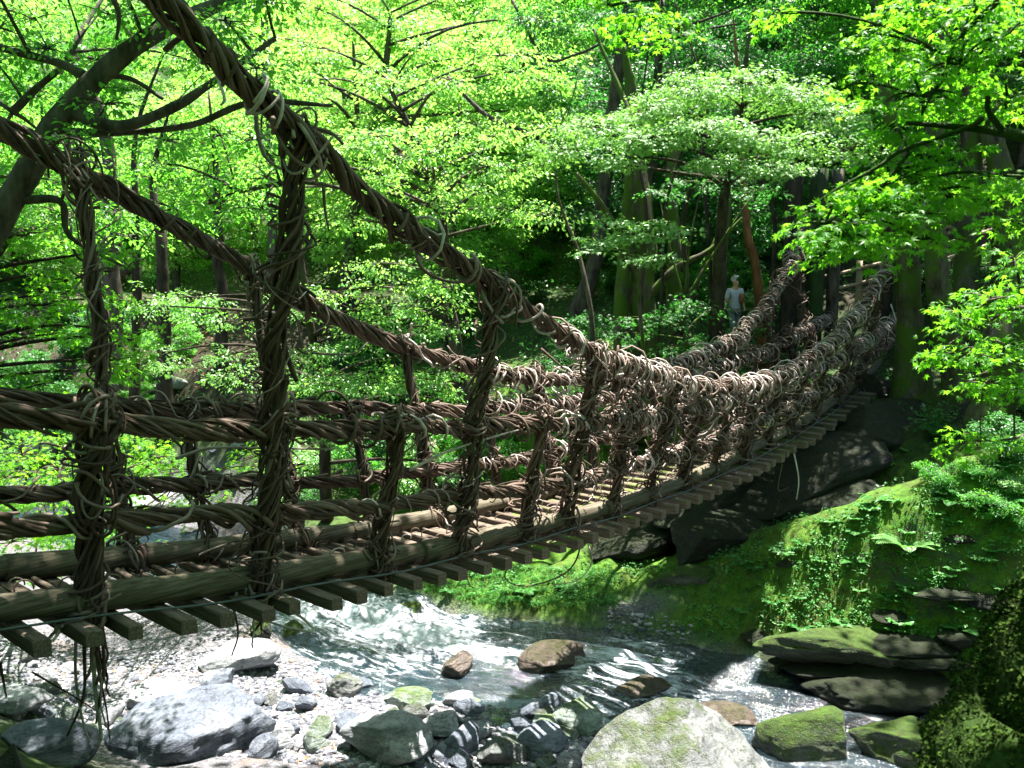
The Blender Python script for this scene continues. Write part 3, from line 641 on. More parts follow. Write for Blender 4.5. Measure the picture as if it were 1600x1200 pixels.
# free ends hanging under the deck and off the ropes
def under(t0, side='N', n=4, L=.5, r=.013): dangle('dangling_vine', droopers(bpt(t0, float(logz(t0))-.15, side, .06)[0], n, L), [r*rng.uniform(.7, 1.3) for _ in range(n)])
under(.55, 'N', 6, .8, .018); under(2.05, 'N', 6, .42, .015); under(1.85, 'N', 2, .3); under(4.8, 'N', 4, .3); under(6.3, 'N', 3, .25); under(.3, 'N', 2, .35); under(7.4, 'N', 3, .4); under(8.6, 'N', 3, .35)
for pts, r in (([(865, 800, 11.2), (905, 840, 11.1), (890, 890, 11.0), (830, 915, 10.9), (790, 905, 10.9), (800, 870, 11.0)], .014), ([(900, 815, 11.3), (925, 870, 11.1), (905, 905, 11.0), (860, 915, 10.9)], .011),
               ([(1240, 705, 16.4), (1248, 750, 16.3), (1244, 790, 16.3), (1250, 832, 16.3)], .016), ([(1222, 725, 16.2), (1216, 765, 16.1), (1232, 762, 16.1)], .012),
               ([(270, 905, 7.6), (295, 925, 7.5), (300, 960, 7.4), (288, 975, 7.4)], .018), ([(405, 940, 7.9), (450, 950, 7.7), (490, 985, 7.6), (440, 978, 7.6), (400, 962, 7.7)], .016),
               ([(365, 950, 7.7), (372, 990, 7.6), (362, 1025, 7.5)], .013), ([(0, 1035, 6.4), (10, 1090, 6.3)], .013), ([(50, 1050, 6.5), (110, 1085, 6.4), (150, 1110, 6.5)], .009),
               ([(130, 960, 6.6), (132, 1030, 6.5), (130, 1090, 6.5), (105, 1150, 6.5)], .019), ([(120, 960, 6.6), (118, 1050, 6.5), (128, 1120, 6.5), (140, 1160, 6.5)], .016), ([(155, 950, 6.6), (162, 1040, 6.5), (150, 1130, 6.5)], .018), ([(140, 940, 6.7), (145, 1020, 6.5), (150, 1090, 6.5), (158, 1150, 6.5), (148, 1165, 6.5)], .024), ([(148, 960, 6.7), (152, 1040, 6.5), (165, 1100, 6.5), (172, 1155, 6.5)], .011),
               ([(400, 165, 8.3), (402, 205, 8.35), (412, 240, 8.4), (432, 260, 8.4), (470, 275, 8.5)], .024), ([(330, 95, 8.0), (350, 150, 7.9), (345, 165, 7.9)], .02), ([(505, 290, 8.5), (508, 330, 8.5), (514, 360, 8.4)], .018),
               ([(650, 385, 9.4), (660, 420, 9.3), (700, 440, 9.4), (740, 438, 9.6)], .026), ([(490, 552, 9.0), (550, 553, 8.9), (575, 535, 9.1)], .014), ([(380, 500, 8.0), (420, 494, 8.0), (455, 480, 8.2)], .018),
               ([(275, 716, 7.7), (330, 700, 7.7), (400, 700, 7.8), (520, 702, 7.9)], .018), ([(640, 735, 9.0), (700, 705, 9.2), (780, 680, 9.6), (810, 672, 9.8)], .016), ([(845, 545, 10.8), (880, 575, 10.7)], .02),
               ([(620, 715, 9.3), (650, 690, 9.3), (655, 650, 9.3), (625, 635, 9.3)], .012), ([(860, 515, 10.9), (890, 508, 10.9), (925, 540, 11.2), (950, 548, 11.3)], .022),
               ([(1392, 475, 21.3), (1405, 520, 21.2), (1412, 575, 21.1), (1416, 585, 21.1)], .018), ([(178, 0, 8.5), (186, 25, 8.5), (182, 62, 8.5)], .03)):
    P = curved([at(*p) for p in pts], 6); dangle('dangling_vine', [P], [r])
# pylon posts at both ends
def post(name, xy, z0, z1, r, mat, lean=(0, 0)):
    mb = MB(); z = np.linspace(z0, z1, 12); P = np.column_stack([xy[0]+lean[0]*(z-z0), xy[1]+lean[1]*(z-z0), z]); mb.tube(P, r*(1+.05*wob(12, 1, 8, 1)[:, 0]), 14); fin(mb, name, mat)
for px, wpx, m in ((1233, 26, 'bark_dark'), (1272, 27, 'bark_green'), (1300, 19, 'bark_grey'), (1400, 22, 'bark_green'), (1383, 14, 'bark_dark')):
    Yp = 22.2 if px > 1350 else 22.8
    q = at(px, 480, Yp); post('tower_post', q[:2], tz(q[0], q[1])-.3, 9.4, wpx/2/F*Yp, M[m])
mb = MB(); a = at(1225, 360, 22.8); b = at(1410, 350, 22.3); mb.tube(np.linspace(a, b, 8), .13, 12); fin(mb, 'tower_beam', M['bark_grey'])
for sd in 'NF':
    q = bpt(-4.6, 8, sd)[0]; post('tower_post', q[:2], tz(q[0], q[1])-.3, 11.6, .17, M['bark_grey'])

# ------------------------------------------------------------------ fence on the path behind
fence = empty('wooden_fence', (9.0, 23.0, 6.0), label='low wooden rail fence along the sloping path behind the bridge towers', cat='fence'); FL_ = np.array([9.0, 23.0, 6.0])
fp = [(1205, 490, 23.0), (1272, 475, 23.0), (1341, 459, 23.0), (1425, 436, 23.3), (1512, 408, 23.8), (1600, 380, 24.4), (1690, 350, 25.2)]
B0 = [at(*p) for p in fp]
for p in B0:
    mb = MB(); g = tz(p[0], p[1]); mb.tube(np.array([[p[0], p[1], min(g, p[2])-.2], [p[0], p[1], p[2]+.4], [p[0], p[1], p[2]+.88]])-FL_, [.085, .08, .078], 12); mb.build('post', M['fence'], fence)
for h in (.28, .68):
    for a, b in zip(B0[:-1], B0[1:]):
        mb = MB(); mb.tube(np.linspace(a, b, 6)+[0, -.07, h]-FL_+wob(6, .01, 5), .042, 10); mb.build('rail', M['fence'], fence)

# ------------------------------------------------------------------ the person on the far path
def person():
    Yp = 21.0; q = at(1146, 536, Yp); gnd = q[2]; root = empty('person', (q[0], q[1], gnd), label='person in pale checked shirt and white cap walking on the far bank path', cat='person')
    def skin(name, J, E, R, mat, sub=2):
        me = bpy.data.meshes.new(name); me.from_pydata(J, E, []); o = link(name, me, root, mat)
        sk = o.modifiers.new('skin', 'SKIN'); sk.use_smooth_shade = True
        for i, r in enumerate(R): me.skin_vertices[0].data[i].radius = (r, r) if np.isscalar(r) else r
        me.skin_vertices[0].data[0].use_root = True
        s = o.modifiers.new('sub', 'SUBSURF'); s.levels = s.render_levels = sub; return o
    def flat(name, c, r=.8, c2=None, sc=60):
        m = NT(name); col = c if c2 is None else m.mix(m.ramp(m.n("TexWave", i_Vector=m.pos(), i_Scale=9., wave_type='BANDS', bands_direction='Z').outputs[0], [(.45, 0.), (.55, 1.)]), c, c2)
        m.bsdf(col, r, .2, m.bump(m.noise(sc, 3, .6, m.pos()), .3, .01)); return m.m
    sk = flat('skin', (.45, .27, .18), .6); sh = flat('checked_shirt', (.50, .50, .60), .85, (.34, .35, .46)); tr = flat('grey_blue_trousers', (.20, .22, .28), .9); wh = flat('white_cap', (.75, .76, .85), .8); bn = flat('brown_bag', (.22, .09, .05), .7); sho = flat('shoes', (.5, .5, .55), .7)
    # body: one continuous surface (pelvis, spine, neck, head, arms with hands, legs)
    J = [(0, 0, .92), (0, .01, 1.15), (0, .0, 1.38), (0, -.01, 1.48), (0, -.02, 1.56), (0, -.02, 1.66), (.17, 0, 1.38), (.25, .03, 1.12), (.24, -.1, .92), (.23, -.16, .84), (-.17, 0, 1.38), (-.26, .0, 1.12), (-.25, .12, .90), (-.24, .16, .82),
         (.09, 0, .86), (.10, .06, .48), (.10, -.02, .09), (-.09, 0, .86), (-.10, -.08, .48), (-.09, -.18, .10)]
    E = [(0, 1), (1, 2), (2, 3), (3, 4), (4, 5), (2, 6), (6, 7), (7, 8), (8, 9), (2, 10), (10, 11), (11, 12), (12, 13), (0, 14), (14, 15), (15, 16), (0, 17), (17, 18), (18, 19)]
    R = [(.15, .11), (.13, .10), (.15, .10), .055, .085, .095, .06, .045, .035, .035, .06, .045, .035, .035, .085, .06, .042, .085, .06, .042]
    skin('body', J, E, R, sk)
    skin('shirt', [(0, 0, .84), (0, .01, 1.15), (0, 0, 1.40), (.19, 0, 1.39), (.27, .03, 1.13), (-.19, 0, 1.39), (-.28, 0, 1.13)], [(0, 1), (1, 2), (2, 3), (3, 4), (2, 5), (5, 6)], [(.185, .14), (.165, .13), (.18, .13), .08, .065, .08, .065], sh)
    skin('trousers', [(0, 0, .95), (.09, 0, .84), (.10, .06, .48), (.10, -.02, .12), (-.09, 0, .84), (-.10, -.08, .48), (-.09, -.18, .13)], [(0, 1), (1, 2), (2, 3), (0, 4), (4, 5), (5, 6)], [(.17, .13), .105, .08, .065, .105, .08, .065], tr)
    skin('cap', [(0, -.01, 1.68), (0, -.01, 1.745), (.0, .10, 1.68)], [(0, 1), (0, 2)], [.108, .07, (.07, .02)], wh)
    skin('shoulder_bag', [(.13, -.12, 1.32), (.13, -.15, 1.18), (.12, -.13, 1.04)], [(0, 1), (1, 2)], [(.07, .045), (.085, .06), (.08, .05)], bn)
    for s_, yy in ((.10, -.02), (-.09, -.18)): skin('shoe', [(s_, yy-.03, .05), (s_, yy+.12, .04), (s_, yy+.17, .035)], [(0, 1), (1, 2)], [(.05, .045), (.05, .035), (.035, .03)], sho)
    root.rotation_euler = (0, 0, radians(20)); root.scale = (.9, .9, .93)
person()
# ------------------------------------------------------------------ rocks
def gp(px, py, z=None):
    """the point of the ground that is seen at a place of the photograph"""
    d = ray(px, py); k = np.linspace(3, 60, 420); P = d*k[:, None]+np.array([0, 0, CZ]); h = terrain(P[:, 0], P[:, 1]); i = np.argmax(P[:, 2] < h)
    return np.array([P[i, 0], P[i, 1], h[i]])
def stone(px, py, wpx, label, mat, asp=(1, .8, .6), rz=None, tilt=(0, 0), seed=1, sink=.25, name='rock', group=None, rough=.07, planes=13, water=False):
    p = gp(px, py); 
    if water: p = gz(px, py, 0)
    r = wpx/2/F*math.hypot(p[0], p[1])*1.08; sc = (r*asp[0], r*asp[1], r*asp[2])
    return rock(name, label, (p[0], p[1], p[2]+sc[2]*(.9-sink*2)), sc, mat, rng.uniform(0, 6) if rz is None else rz, tilt, seed, group, rough=rough, planes=planes)
stone(310, 1160, 225, 'large blue grey layered boulder with moss specks on the gravel bar', 'rock_blue', (1, .75, .48), .25, (.1, -.12), 3, .25, 'boulder', rough=.12)
stone(250, 1105, 130, 'flat white sunlit stone just behind the big blue grey boulder', 'rock_pale', (1, .7, .35), .2, (0, .08), 5)
stone(335, 1085, 75, 'blue grey angular stone leaning on the white flat stone', 'rock_blue', (1, .6, .55), .5, (.1, -.4), 6)
stone(365, 1045, 135, 'grey slab with shaded edge at the edge of the stream, left of the rapids', 'rock_pale', (1, .55, .38), .1, (.1, -.15), 7)
stone(20, 1115, 95, 'white rounded boulder low at the left edge of the gravel', 'rock_pale', (1, .8, .6), .2, (0, 0), 8)
stone(75, 1180, 130, 'blue tinted stone at the bottom left among fallen leaves', 'rock_blue', (1, .8, .5), .2, (0, .1), 9)
stone(605, 1180, 150, 'big white angular boulder at the bottom middle', 'rock_pale', (1, .8, .55), .1, (0, .1), 10, .2, 'boulder')
stone(685, 1150, 75, 'whitish rounded stone right of the big white angular boulder', 'rock_pale', (1, .9, .75), .6, (0, 0), 11)
stone(725, 1175, 75, 'veined grey stone between two white boulders at the bottom', 'rock_blue', (1, .8, .75), 1.0, (0, 0), 12)
stone(790, 1190, 90, 'pale cream boulder at the bottom, left of the giant pale boulder', 'rock_pmoss', (1, .8, .7), .4, (0, 0), 13)
stone(850, 1175, 85, 'rounded grey stone at the foot of the giant pale boulder', 'rock_blue', (1, .85, .7), .4, (0, 0), 14)
b = rock('boulder', 'giant pale grey boulder with a mossy edge, largest at the bottom', (gz(1060, 1240, .3)[0], gz(1060, 1240, .3)[1], .25), (1.35, 1.0, 1.3), 'rock_pmoss', .25, (.1, .25), 24, base=ICO5, rough=.06, planes=8)
stone(800, 1085, 150, 'long mossy green and white boulder along the water edge', 'rock_moss', (1, .42, .30), -.28, (0, .12), 22, .2, 'boulder')
stone(850, 1120, 75, 'dark blue angular stone behind the pale green oval one', 'rock_blue', (1, .6, .6), .4, (0, -.2), 23)
stone(865, 1140, 80, 'pale green oval stone on the gravel', 'rock_green', (1, .65, .55), .1, (0, 0), 24)
stone(905, 1140, 85, 'speckled grey green boulder beside the giant pale boulder', 'rock_green', (1, .9, .75), .7, (0, 0), 25)
stone(545, 1082, 70, 'white stone with a touch of moss near the middle of the bank', 'rock_pmoss', (1, .7, .55), .3, (0, 0), 26)
stone(585, 1060, 45, 'small moss topped dark stone at the water edge', 'rock_moss', (1, .8, .6), .3, (0, 0), 27)
stone(630, 1075, 75, 'grey triangular stone at the water edge beside the moss topped stone', 'rock_blue', (1, .6, .75), .3, (0, .1), 28)
stone(640, 1105, 95, 'low green grey boulder behind the gravel patch', 'rock_green', (1, .7, .45), .2, (0, 0), 29)
stone(725, 1100, 55, 'flat pale green pebble like stone beside the long mossy boulder', 'rock_green', (1, .6, .35), .2, (0, 0), 30)
stone(460, 1003, 70, 'dark stone capped with bright moss at the left end of the rapids', 'rock_moss', (1, .7, .7), .2, (0, 0), 31)
stone(410, 1000, 45, 'brown upright stone with moss beside the dark moss capped stone', 'rock_moss', (.8, .7, 1), .2, (0, 0), 32)
stone(715, 1045, 60, 'dark round rock splashed by the rapids', 'rock_brown', (1, .8, .7), .2, (0, 0), 33, .3, water=True)
stone(868, 1035, 115, 'brown green boulder under the water right of the rapids', 'rock_brown', (1, .8, .45), .2, (0, 0), 34, .38, 'boulder', water=True)
stone(1000, 1080, 95, 'flat dark boulder breaking the stream behind the giant pale boulder', 'rock_brown', (1, .7, .30), .1, (0, 0), 35, .25, 'boulder', water=True)
stone(1130, 1120, 110, 'sunken brown slab beside the giant pale boulder', 'rock_brown', (1, .6, .3), -.5, (0, 0), 36, .35, water=True)
stone(1265, 1165, 170, 'mossy boulder in the stream at the bottom right, streaked with white', 'rock_moss', (1, .7, .55), .1, (0, .05), 37, .3, 'boulder', water=True)
stone(1410, 1175, 150, 'bright green moss covered boulder next to the dark mossy trunk', 'rock_moss', (1, .8, .5), .1, (0, 0), 38, .25, 'boulder', water=True)
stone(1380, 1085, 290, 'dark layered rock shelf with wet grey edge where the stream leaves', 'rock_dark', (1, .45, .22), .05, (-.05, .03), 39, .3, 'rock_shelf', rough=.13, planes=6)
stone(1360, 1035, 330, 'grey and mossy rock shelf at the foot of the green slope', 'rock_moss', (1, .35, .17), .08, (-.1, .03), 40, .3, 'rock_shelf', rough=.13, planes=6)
stone(640, 975, 60, 'wet dark rock at the tip of the green ledge', 'rock_moss', (1, .8, .8), .2, (0, 0), 41)
stone(560, 965, 95, 'low moss rimmed rock where the rapids begin', 'rock_moss', (1, .6, .4), .2, (0, 0), 42)
rock('rock', 'dark boulder in the extreme lower left corner', tuple(at(-8, 1205, 4.6)-[0, 0, .3]), (.32, .3, .45), 'rock_dark', .2, (0, 0), 44)
# dark slabs of the far abutment, tilted along the strata
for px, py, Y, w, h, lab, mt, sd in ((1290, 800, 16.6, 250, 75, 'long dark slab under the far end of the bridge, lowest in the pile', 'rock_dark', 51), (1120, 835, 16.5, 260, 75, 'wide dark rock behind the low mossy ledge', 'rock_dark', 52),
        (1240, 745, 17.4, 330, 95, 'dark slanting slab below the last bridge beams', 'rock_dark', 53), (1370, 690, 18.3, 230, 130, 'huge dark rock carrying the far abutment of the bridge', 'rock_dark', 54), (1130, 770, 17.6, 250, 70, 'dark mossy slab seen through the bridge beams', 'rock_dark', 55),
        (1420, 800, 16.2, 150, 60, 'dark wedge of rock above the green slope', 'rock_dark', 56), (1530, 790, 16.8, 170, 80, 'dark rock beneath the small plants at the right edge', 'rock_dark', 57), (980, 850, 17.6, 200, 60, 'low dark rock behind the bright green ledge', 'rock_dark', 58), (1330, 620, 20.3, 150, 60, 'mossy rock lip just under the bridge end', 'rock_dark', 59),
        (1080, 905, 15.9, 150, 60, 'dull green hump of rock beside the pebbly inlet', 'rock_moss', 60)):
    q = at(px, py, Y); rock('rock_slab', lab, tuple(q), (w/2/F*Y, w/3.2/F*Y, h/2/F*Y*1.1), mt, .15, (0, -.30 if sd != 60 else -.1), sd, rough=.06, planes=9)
for px, py, w, lab, mt, sd in ((1330, 1062, 210, 'thin grey layered ledge just above the water under the green slope', 'rock_dark', 71), (1425, 1015, 190, 'slaty ledge with a pale broken edge at the right foot of the green slope', 'rock_dark', 72), (1250, 1040, 120, 'low dark ledge at the left foot of the green slope', 'rock_dark', 73), (1460, 1050, 140, 'stepped dark ledge half hidden by the mossy trunk', 'rock_dark', 74), (1490, 960, 120, 'grey ledge sticking out of the moss above the rock shelves', 'rock_dark', 75)):
    stone(px, py, w, lab, mt, (1, .4, .13), .06, (-.1, .04), sd, .3, 'rock_shelf', rough=.10, planes=7)
# behind the bridge on the left
stone(60, 790, 90, 'white sunlit boulder upstream, seen through the ropes at the far left', 'rock_pale', (1, .8, .6), .3, (0, 0), 61)
stone(245, 800, 110, 'pinkish grey slab upstream, seen between two rope bundles', 'rock_pale', (1, .7, .35), .3, (0, 0), 62)
stone(70, 712, 60, 'pale round boulder among green leaves upstream on the left', 'rock_pale', (1, .8, .7), .3, (0, 0), 63)
stone(268, 605, 60, 'grey ledge stone in the dark gap below the leaf covered slope', 'rock_green', (1, .6, .4), .2, (0, -.1), 64)
stone(180, 785, 70, 'blue grey stone upstream just left of the pinkish slab', 'rock_blue', (1, .8, .6), .3, (0, 0), 65)
stone(380, 700, 60, 'grey stone behind the bridge with ferns in front', 'rock_green', (1, .7, .6), .3, (0, 0), 66)
# river stones: individuals copied from eight kinds
kinds = []
for i, (mt, ttl) in enumerate((('rock_pale', 'small whitish stone'), ('rock_blue', 'small blue grey stone'), ('rock_pale', 'smooth whitish cobble'), ('rock_green', 'small greenish stone'), ('rock_blue', 'angular blue grey cobble'), ('rock_pmoss', 'small pale stone with lichen'), ('rock_pale', 'flat whitish stone'), ('rock_blue', 'dark edged slaty stone'))):
    V = rock_verts(80+i, (1, .78, .35 if i == 6 else .6), 12, .05, ICO4); kinds.append((mesh('river_stone', V, [ICO4[1]]), mt, ttl))
    kinds[-1][0].materials.append(M[mt])
placed = 0; rs = np.random.default_rng(5); tries = 0
while placed < 290 and tries < 6000:
    tries += 1; px = rs.uniform(-20, 1010); py = rs.uniform(1040, 1210)
    if rs.random() > (.35+.65*(py-1040)/170)*(1 if px > 700 or px < 430 else .5): continue
    q = gz(px, py, .2); x, y = q[0], q[1]; z = tz(x, y); d = float(river_d(np.array([x]), np.array([y]))[0])
    if d > -1.75 or z > 1.6: continue
    k = rs.integers(0, 8); s = .06+.24*rs.random()**2.1; o = bpy.data.objects.new('river_stone', kinds[k][0]); COL.objects.link(o)
    o.location = (x, y, z+s*.22); o.scale = (s, s*rs.uniform(.7, 1.1), s*rs.uniform(.7, 1.1)); o.rotation_euler = (rs.normal(0, .2), rs.normal(0, .2), rs.uniform(0, 6.3))
    tag(o, kinds[k][2]+' lying on the sunny gravel bar', 'stone', 'stones scattered on the gravel bar: '+kinds[k][2]); placed += 1
for i in range(46):
    q = gz(rs.uniform(0, 420), rs.uniform(700, 820), .3); x, y = q[0], q[1]; z = tz(x, y)
    if z > 2.5: continue
    k = rs.integers(0, 8); s = rs.uniform(.1, .3); o = bpy.data.objects.new('river_stone', kinds[k][0]); COL.objects.link(o); o.location = (x, y, z+s*.2); o.scale = (s, s, s*.8); o.rotation_euler = (0, 0, rs.uniform(0, 6.3))
    tag(o, kinds[k][2]+' on the upstream bank behind the bridge', 'stone', 'stones upstream behind the bridge: '+kinds[k][2])
# pebbles, fallen leaves, moss tufts: uncountable stuff
def scatter_px(n, x0, x1, y0, y1, cond, zref=.2):
    px = rng.uniform(x0, x1, n); py = rng.uniform(y0, y1, n); P = np.array([gz(a, b, zref) for a, b in zip(px, py)]); P[:, 2] = terrain(P[:, 0], P[:, 1]); return P[cond(P)]
def pebbles():
    P = scatter_px(30000, -40, 1060, 1020, 1215, lambda P: (river_d(P[:, 0], P[:, 1]) < -1.55)); P2 = scatter_px(900, 950, 1080, 965, 1010, lambda P: P[:, 2] < .35); P = np.vstack([P, P2])
    mb = MB(); V, T = ICO1; n = len(P); s = .009+.05*rng.random(n)**3.2; a = rng.uniform(0, 6.28, n)
    W_ = V[None]*np.stack([s*rng.uniform(.8, 1.5, n), s, s*.6], -1)[:, None]*(1+.25*rng.normal(size=(n, len(V), 1)))
    c, d = np.cos(a)[:, None], np.sin(a)[:, None]; W_ = np.stack([W_[..., 0]*c-W_[..., 1]*d, W_[..., 0]*d+W_[..., 1]*c, W_[..., 2]], -1)+P[:, None]
    mb.add(W_.reshape(-1, 3), None, (T[None]+(np.arange(n)*len(V))[:, None, None]).reshape(-1, 3), tint=np.repeat(rng.random(n), len(V)))
    m = NT('pebble'); f = m.attr('tint'); m.bsdf(m.ramp(f, [(0, (.07, .078, .095)), (.4, (.155, .16, .19)), (.7, (.26, .26, .285)), (.9, (.45, .45, .47)), (1, (.16, .11, .08))]), .8, .3)
    mb.build('pebbles', m.m, kind='stuff', label='fine grey pebbles and gravel covering the stony bar', cat='pebbles')
pebbles()
def litter():
    mb = MB()
    P = scatter_px(2600, -40, 1000, 1030, 1215, lambda P: (river_d(P[:, 0], P[:, 1]) < -1.7)&(vnoise(P*1.3) > .15))
    Q = np.array([gp(a, b) for a, b in zip(rng.uniform(150, 470, 900), rng.uniform(440, 610, 900))])
    Q2 = np.array([gp(a, b) for a, b in zip(rng.uniform(1050, 1600, 350), rng.uniform(820, 1040, 350))])
    for A, s in ((P, .045), (Q, .10), (Q2, .035)):
        n = len(A); A = A+[0, 0, .02]; leaves(mb, A+rng.normal(0, .01, A.shape), rng.normal(size=(n, 3))*[1, 1, .15], np.array([0, 0, 1.])+rng.normal(0, .3, (n, 3)), s*rng.uniform(.6, 1.4, n), 'oval')
    m = NT('fallen_leaf'); f = m.attr('tint'); m.bsdf(m.ramp(f, [(0, (.10, .035, .018)), (.4, (.26, .085, .03)), (.75, (.42, .16, .06)), (1, (.55, .35, .07))]), .8, .2)
    mb.build('fallen_leaves', m.m, kind='stuff', label='dry brown and orange leaves fallen on gravel and slope', cat='fallen leaves', smooth=False)
litter()
def surf(px0, px1, py0, py1, n): return np.array([gp(a, b) for a, b in zip(rng.uniform(px0, px1, n), rng.uniform(py0, py1, n))])
def ground_cover():
    mb = MB(); A = np.vstack([surf(1060, 1600, 790, 1040, 900), surf(640, 1080, 885, 960, 420), surf(1150, 1600, 640, 800, 160)])
    A = A[(A[:, 2] > .25)]; A = A[vnoise(A*1.7+4) > -.15]
    for c in A:
        n = int(rng.integers(5, 12)); a = rng.uniform(0, 6.28, n); r = rng.uniform(.02, .09, n); h = rng.uniform(.02, .11, n)
        P = c+np.stack([np.cos(a)*r, np.sin(a)*r, h], -1); leaves(mb, P, np.stack([np.cos(a), np.sin(a), rng.normal(-.1, .3, n)], -1), np.array([0, -.3, 1.])+rng.normal(0, .3, (n, 3)), rng.uniform(.035, .075, n), 'oval')
    mb.build('ground_plants', M['leaf_fern'], kind='stuff', label='small leafy seedlings growing all over the moss of the far bank', cat='ground cover', smooth=False)
    mb = MB()
    A = np.vstack([surf(640, 960, 890, 955, 900), surf(560, 700, 940, 975, 160), surf(1080, 1600, 800, 1060, 800)]); A = A[A[:, 2] > .15]
    for c in A:
        n = 6; a = rng.uniform(0, 6.28, n); L = rng.uniform(.05, .13, n); d = np.stack([np.cos(a)*.6, np.sin(a)*.6, np.ones(n)], -1); P = c+rng.normal(0, .03, (n, 3))*[1, 1, 0]
        V = []; 
        side = nrm(np.cross(d, rng.normal(size=(n, 3))))*.006; tip = P+nrm(d)*L[:, None]+np.stack([np.cos(a), np.sin(a), -.3+0*a], -1)*L[:, None]*.5; mid = P+nrm(d)*L[:, None]*.7
        W_ = np.stack([P-side, P+side, mid+side*.8, mid-side*.8, tip+side*.1, tip-side*.1], 1).reshape(-1, 3); i = np.arange(n)[:, None]*6
        mb.add(W_, np.vstack([i+[0, 1, 2, 3], i+[3, 2, 4, 5]]), tint=.5)
    mb.build('grass', M['leaf_fern'], kind='stuff', label='short soft grass and moss tufts on the far ledge', cat='grass', smooth=False)
ground_cover()
def fern(c, L, nf, label, mat='leaf_fern', group=None, dirs=None, lean=.5):
    root = empty('fern', tuple(c), label=label, cat='fern', group=group); mb = MB(); st = MB()
    for k in range(nf):
        a = rng.uniform(0, 6.28) if dirs is None else rng.normal(*dirs); l = L*rng.uniform(.7, 1.1); t = np.linspace(0, 1, 18)
        d = np.array([cos(a), sin(a)]); P = np.column_stack([np.outer(t*l*.85, d), l*(lean*t*1.6-1.25*lean*t**2.2)]); st.tube(P, np.linspace(.005, .002, 18), 4, False)
        T = nrm(np.gradient(P, axis=0)); sd = nrm(np.cross(T, [0, 0, 1]))
        for s_ in (-1, 1):
            w = np.sin(np.clip(t*.95+.08, 0, 1)*pi)**.7*.26*l+.01
            leaves(mb, P[2:], (sd*s_+T*.35)[2:], (np.cross(sd, T)+rng.normal(0, .06, P.shape))[2:], w[2:], 'far')
    st.build('stem', M['leaf_fern'], root); mb.build('fronds', M[mat], root, smooth=False); return root
fern(gp(1415, 885)+[0, 0, .05], .62, 9, 'large pale fern spreading on the mossy slope', 'leaf_pale')
fern(gp(1330, 900), .35, 7, 'small fern left of the large pale fern')
fern(gp(1560, 800), .55, 9, 'feathery fern at the right edge above the green slope')
fern(gp(1490, 800), .4, 8, 'bushy fern on the crest of the green slope')
fern(gp(1370, 790), .4, 8, 'bright fern at the left end of the slope crest')
fern(gp(1340, 850), .3, 7, 'low fern on the left shoulder of the green slope')
fern(gp(1250, 1000), .3, 7, 'fern near the water at the foot of the green slope')
fern(gp(1500, 990), .35, 7, 'fern by the grey ledges close to the dark mossy trunk')
fern(gp(1330, 1000), .28, 7, 'little fern on the rim of the lower rock shelf')
fern(gp(890, 925), .35, 8, 'leafy fern at the right part of the grassy ledge'); fern(gp(820, 935), .3, 8, 'grassy fern in the middle of the ledge'); fern(gp(700, 925), .3, 8, 'bright fern tuft at the left part of the ledge')
# ------------------------------------------------------------------ trees
def fillp(x0, x1, y0, y1, Y0, Y1, sp, dens=1.0, skip=.2, dep=.6, asp=.7):
    out = []
    for gx in np.arange(x0+sp/2, x1, sp):
        for gy in np.arange(y0+sp*asp/2, y1, sp*asp):
            if rng.random() < skip: continue
            Y = rng.uniform(Y0, Y1); px, py = gx+rng.normal(0, sp*.22), gy+rng.normal(0, sp*.16)
            p = at(px, py, Y); r = sp/2/F*Y*1.35; 
            if p[2] < tz(p[0], p[1])+.3: continue
            out.append((p, (r, dep*rng.uniform(.7, 1.2), r*.45), max(4, int(dens*(r*dep*2.2)/(.35**2)*1.5))))
    return out
A = at
# the limb crossing the upper left
g = tz(-8.2, 8.2)
tree('broadleaf_tree', 'grey barked tree whose thick curved limb crosses the upper left behind the rope', [((-8.6, 9.0, tz(-8.6, 9.0)-.2), .34), (A(-120, 560, 9.8), .28), (A(-40, 400, 9.9), .2), (A(30, 290, 10), .15), (A(90, 190, 10.1), .135), (A(170, 105, 10.2), .115), (A(250, 48, 10.4), .10), (A(350, 2, 10.8), .085), (A(470, -60, 11), .07)],
     fillp(-60, 440, -60, 350, 9.4, 12.5, 86, 1.5, .12)+fillp(60, 330, 330, 420, 12, 13, 90, .7, .6), 'leaf_broad', 'oval', .085, 'bark_grey',
     limbs=[[(A(110, 175, 10.1), .085), (A(185, 198, 9.9), .07), (A(270, 168, 9.8), .055), (A(330, 130, 9.8), .045), (A(430, 60, 10), .03)],
            [(A(80, 205, 10.1), .05), (A(190, 207, 10), .04), (A(300, 195, 9.9), .035), (A(395, 160, 9.9), .04), (A(520, 165, 10), .02)],
            [(A(130, 118, 10.2), .055), (A(90, 98, 10.2), .05), (A(0, 74, 10.4), .045), (A(-90, 40, 10.4), .03)], [(A(20, 175, 10.6), .05), (A(55, 140, 10.6), .045), (A(95, 105, 10.7), .04), (A(125, 60, 10.8), .02)],
            [(A(130, 120, 10.2), .04), (A(200, 122, 10.3), .03), (A(255, 155, 10.4), .02)], [(A(-60, 300, 10), .06), (A(30, 312, 10), .05), (A(95, 315, 10), .045), (A(110, 370, 10.2), .03), (A(200, 420, 10.4), .015)],
            [(A(370, 300, 11.5), .03), (A(420, 290, 11.2), .035), (A(480, 285, 11), .03), (A(560, 300, 11), .015)]])
